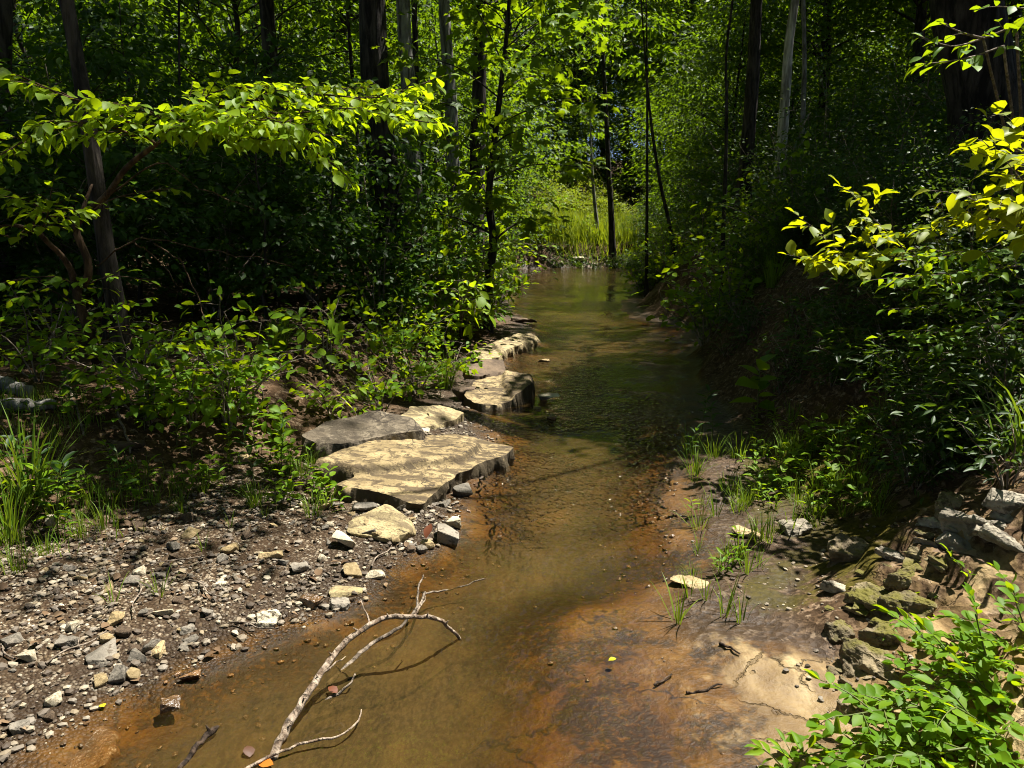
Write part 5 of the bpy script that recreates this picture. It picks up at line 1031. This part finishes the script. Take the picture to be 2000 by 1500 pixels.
f = rg2.normal(size=(n, 3)); f[:, 2] *= .25; add_leaves(mb, np.stack([x, y, H(x, y)+.008], 1), f, np.array([0, 0, 1])+rg2.normal(size=(n, 3))*.3, rg2.uniform(.03, .08, n), T_DIA)
M['litter'] = leaf_mat('dead_leaves', [(.06,.035,.018),(.13,.08,.042),(.25,.18,.11)], (.1,.06,.03), .15, .7, .2)
tag(link('leaf_litter', mb.mesh('leaf_litter', M['litter'])), 'brown dead leaves on the forest floor', None, None, 'stuff')
n = 240; x, y = rg2.uniform(-2.8, .1, n*3), rg2.uniform(1.7, 5.5, n*3); k = rg2.random(n*3) < gravel_w(x, y); x, y = x[k][:n], y[k][:n]; n = len(x); mb = MB()
f = rg2.normal(size=(n, 3)); f[:, 2] *= .3; add_leaves_mixed(mb, np.stack([x, y, H(x, y)+.012], 1), f, np.array([0, 0, 1])+rg2.normal(size=(n, 3))*.4, rg2.uniform(.02, .055, n), 5)
tag(link('fallen_leaves', mb.mesh('fallen_leaves', M['litter'])), 'dry brown leaves strewn over the gravel', None, None, 'stuff')
mb = MB(); P = spline(np.array([[0, 0, .006], [.06, .012, .01], [.13, -.004, .006], [.19, .01, .008]]), 9); tube(mb, P, np.linspace(.0035, .0015, 9), 5, .2, rg2); tube(mb, np.array([P[4], P[4]+[.03, .035, .012]]), [.002, .001], 4)
K_dry = Kind('dry_twig', [(None, mb.mesh('dry_twig', M['twig']))], 'twig')
for i in range(16):
    x, y = rg2.uniform(-2.2, -.3), rg2.uniform(1.9, 4.0)
    if gravel_w(np.array(x), np.array(y)) > .6: K_dry.place((x, y, float(H(x, y))+.008), rg2.uniform(0, 6.28), rg2.uniform(.6, 1.5), 'short dry twig lying on the gravel', 'dry twigs on the gravel')
# fallen logs and roots at the leaning tree
def log(px1, py1, px2, py2, w, mat, label, name='fallen_log', lift=.03, sag=0):
    a, c = onground(px1, py1), onground(px2, py2); mb = MB(); P = spline(np.array([a, (a+c)/2+[0, 0, sag], c])+[0, 0, lift], 14); tube(mb, wobble(P, .01, rg2), np.linspace(w, w*.6, 14), 10, .2, rg2)
    b = P.mean(0); o = link(name, shifted(mb, -b).mesh(name, M[mat])); o.location = b; tag(o, label, 'log')
log(-60, 745, 60, 775, .07, 'bark_pale', 'thick grey log lying in shade behind the grass clump'); log(-40, 805, 110, 800, .05, 'bark_pale', 'thinner grey log below the thick one, ending in sun')
log(250, 705, 320, 712, .05, 'bark_pale', 'pale surface root beside the foot of the leaning trunk', 'surface_root', sag=.03)
log(230, 740, 372, 800, .014, 'twig', 'dead pale stick leaning down from the foot of the leaning trunk', 'dead_stick', .05, .12)
log(470, 775, 475, 700, .016, 'twig', 'short grey post of dead wood in the understory', 'dead_stick', .05); log(415, 740, 465, 742, .02, 'twig', 'dead stick lying across the foot of the grey post of wood', 'dead_stick')
log(205, 760, 255, 895, .010, 'twig', 'thin bent dead stick arching down to the soil', 'dead_stick', .03, .1); log(120, 735, 165, 860, .010, 'twig', 'straight thin dead stick slanting over dark soil', 'dead_stick', .03, .06)
log(800, 600, 840, 640, .05, 'bark_pale', 'pale knobbly root on the bank below the thickest trunk', 'surface_root'); log(950, 560, 940, 640, .03, 'bark_pale', 'whitish root strand hanging below the crooked maple', 'surface_root', .05)

# ------------------------------------------------------------------ light, sky, camera
w = bpy.data.worlds.new('World'); scn.world = w; w.use_nodes = True; nt = w.node_tree; nt.nodes.clear(); b = NB(nt)
sky = b.n('ShaderNodeTexSky', sky_type='NISHITA', sun_disc=False, air_density=.6, dust_density=.5, sun_elevation=math.asin(SUN[2]), sun_rotation=math.atan2(SUN[0], SUN[1]))
bg = b.n('ShaderNodeBackground', {'Color': sky, 'Strength': .05}); nt.links.new(bg.outputs[0], b.n('ShaderNodeOutputWorld').inputs[0])
ld = bpy.data.lights.new('sun', 'SUN'); ld.energy = 5.0; ld.angle = R(.53); ld.color = (1, .955, .88)
lo = bpy.data.objects.new('sun', ld); COL.objects.link(lo); lo.rotation_euler = Vector(-SUN).to_track_quat('-Z', 'Y').to_euler()
cd = bpy.data.cameras.new('camera'); cd.sensor_width = 36; cd.lens = 36*F/2000; cd.clip_start = .05; cd.clip_end = 400
co = bpy.data.objects.new('camera', cd); COL.objects.link(co); co.location = CAM; co.rotation_euler = (R(90)-PITCH, 0, 0); scn.camera = co
scn.view_settings.view_transform = 'Standard'; scn.view_settings.look = 'None'; scn.view_settings.exposure = 1.7; scn.view_settings.gamma = 1
c = scn.cycles; c.filter_width = 1.0; c.max_bounces = 3; c.diffuse_bounces = 1; c.glossy_bounces = 2; c.transmission_bounces = 2; c.use_adaptive_sampling = True; c.adaptive_threshold = .03; c.debug_use_spatial_splits = True; c.transparent_max_bounces = 6; c.caustics_reflective = False; c.caustics_refractive = False; c.sample_clamp_indirect = 4
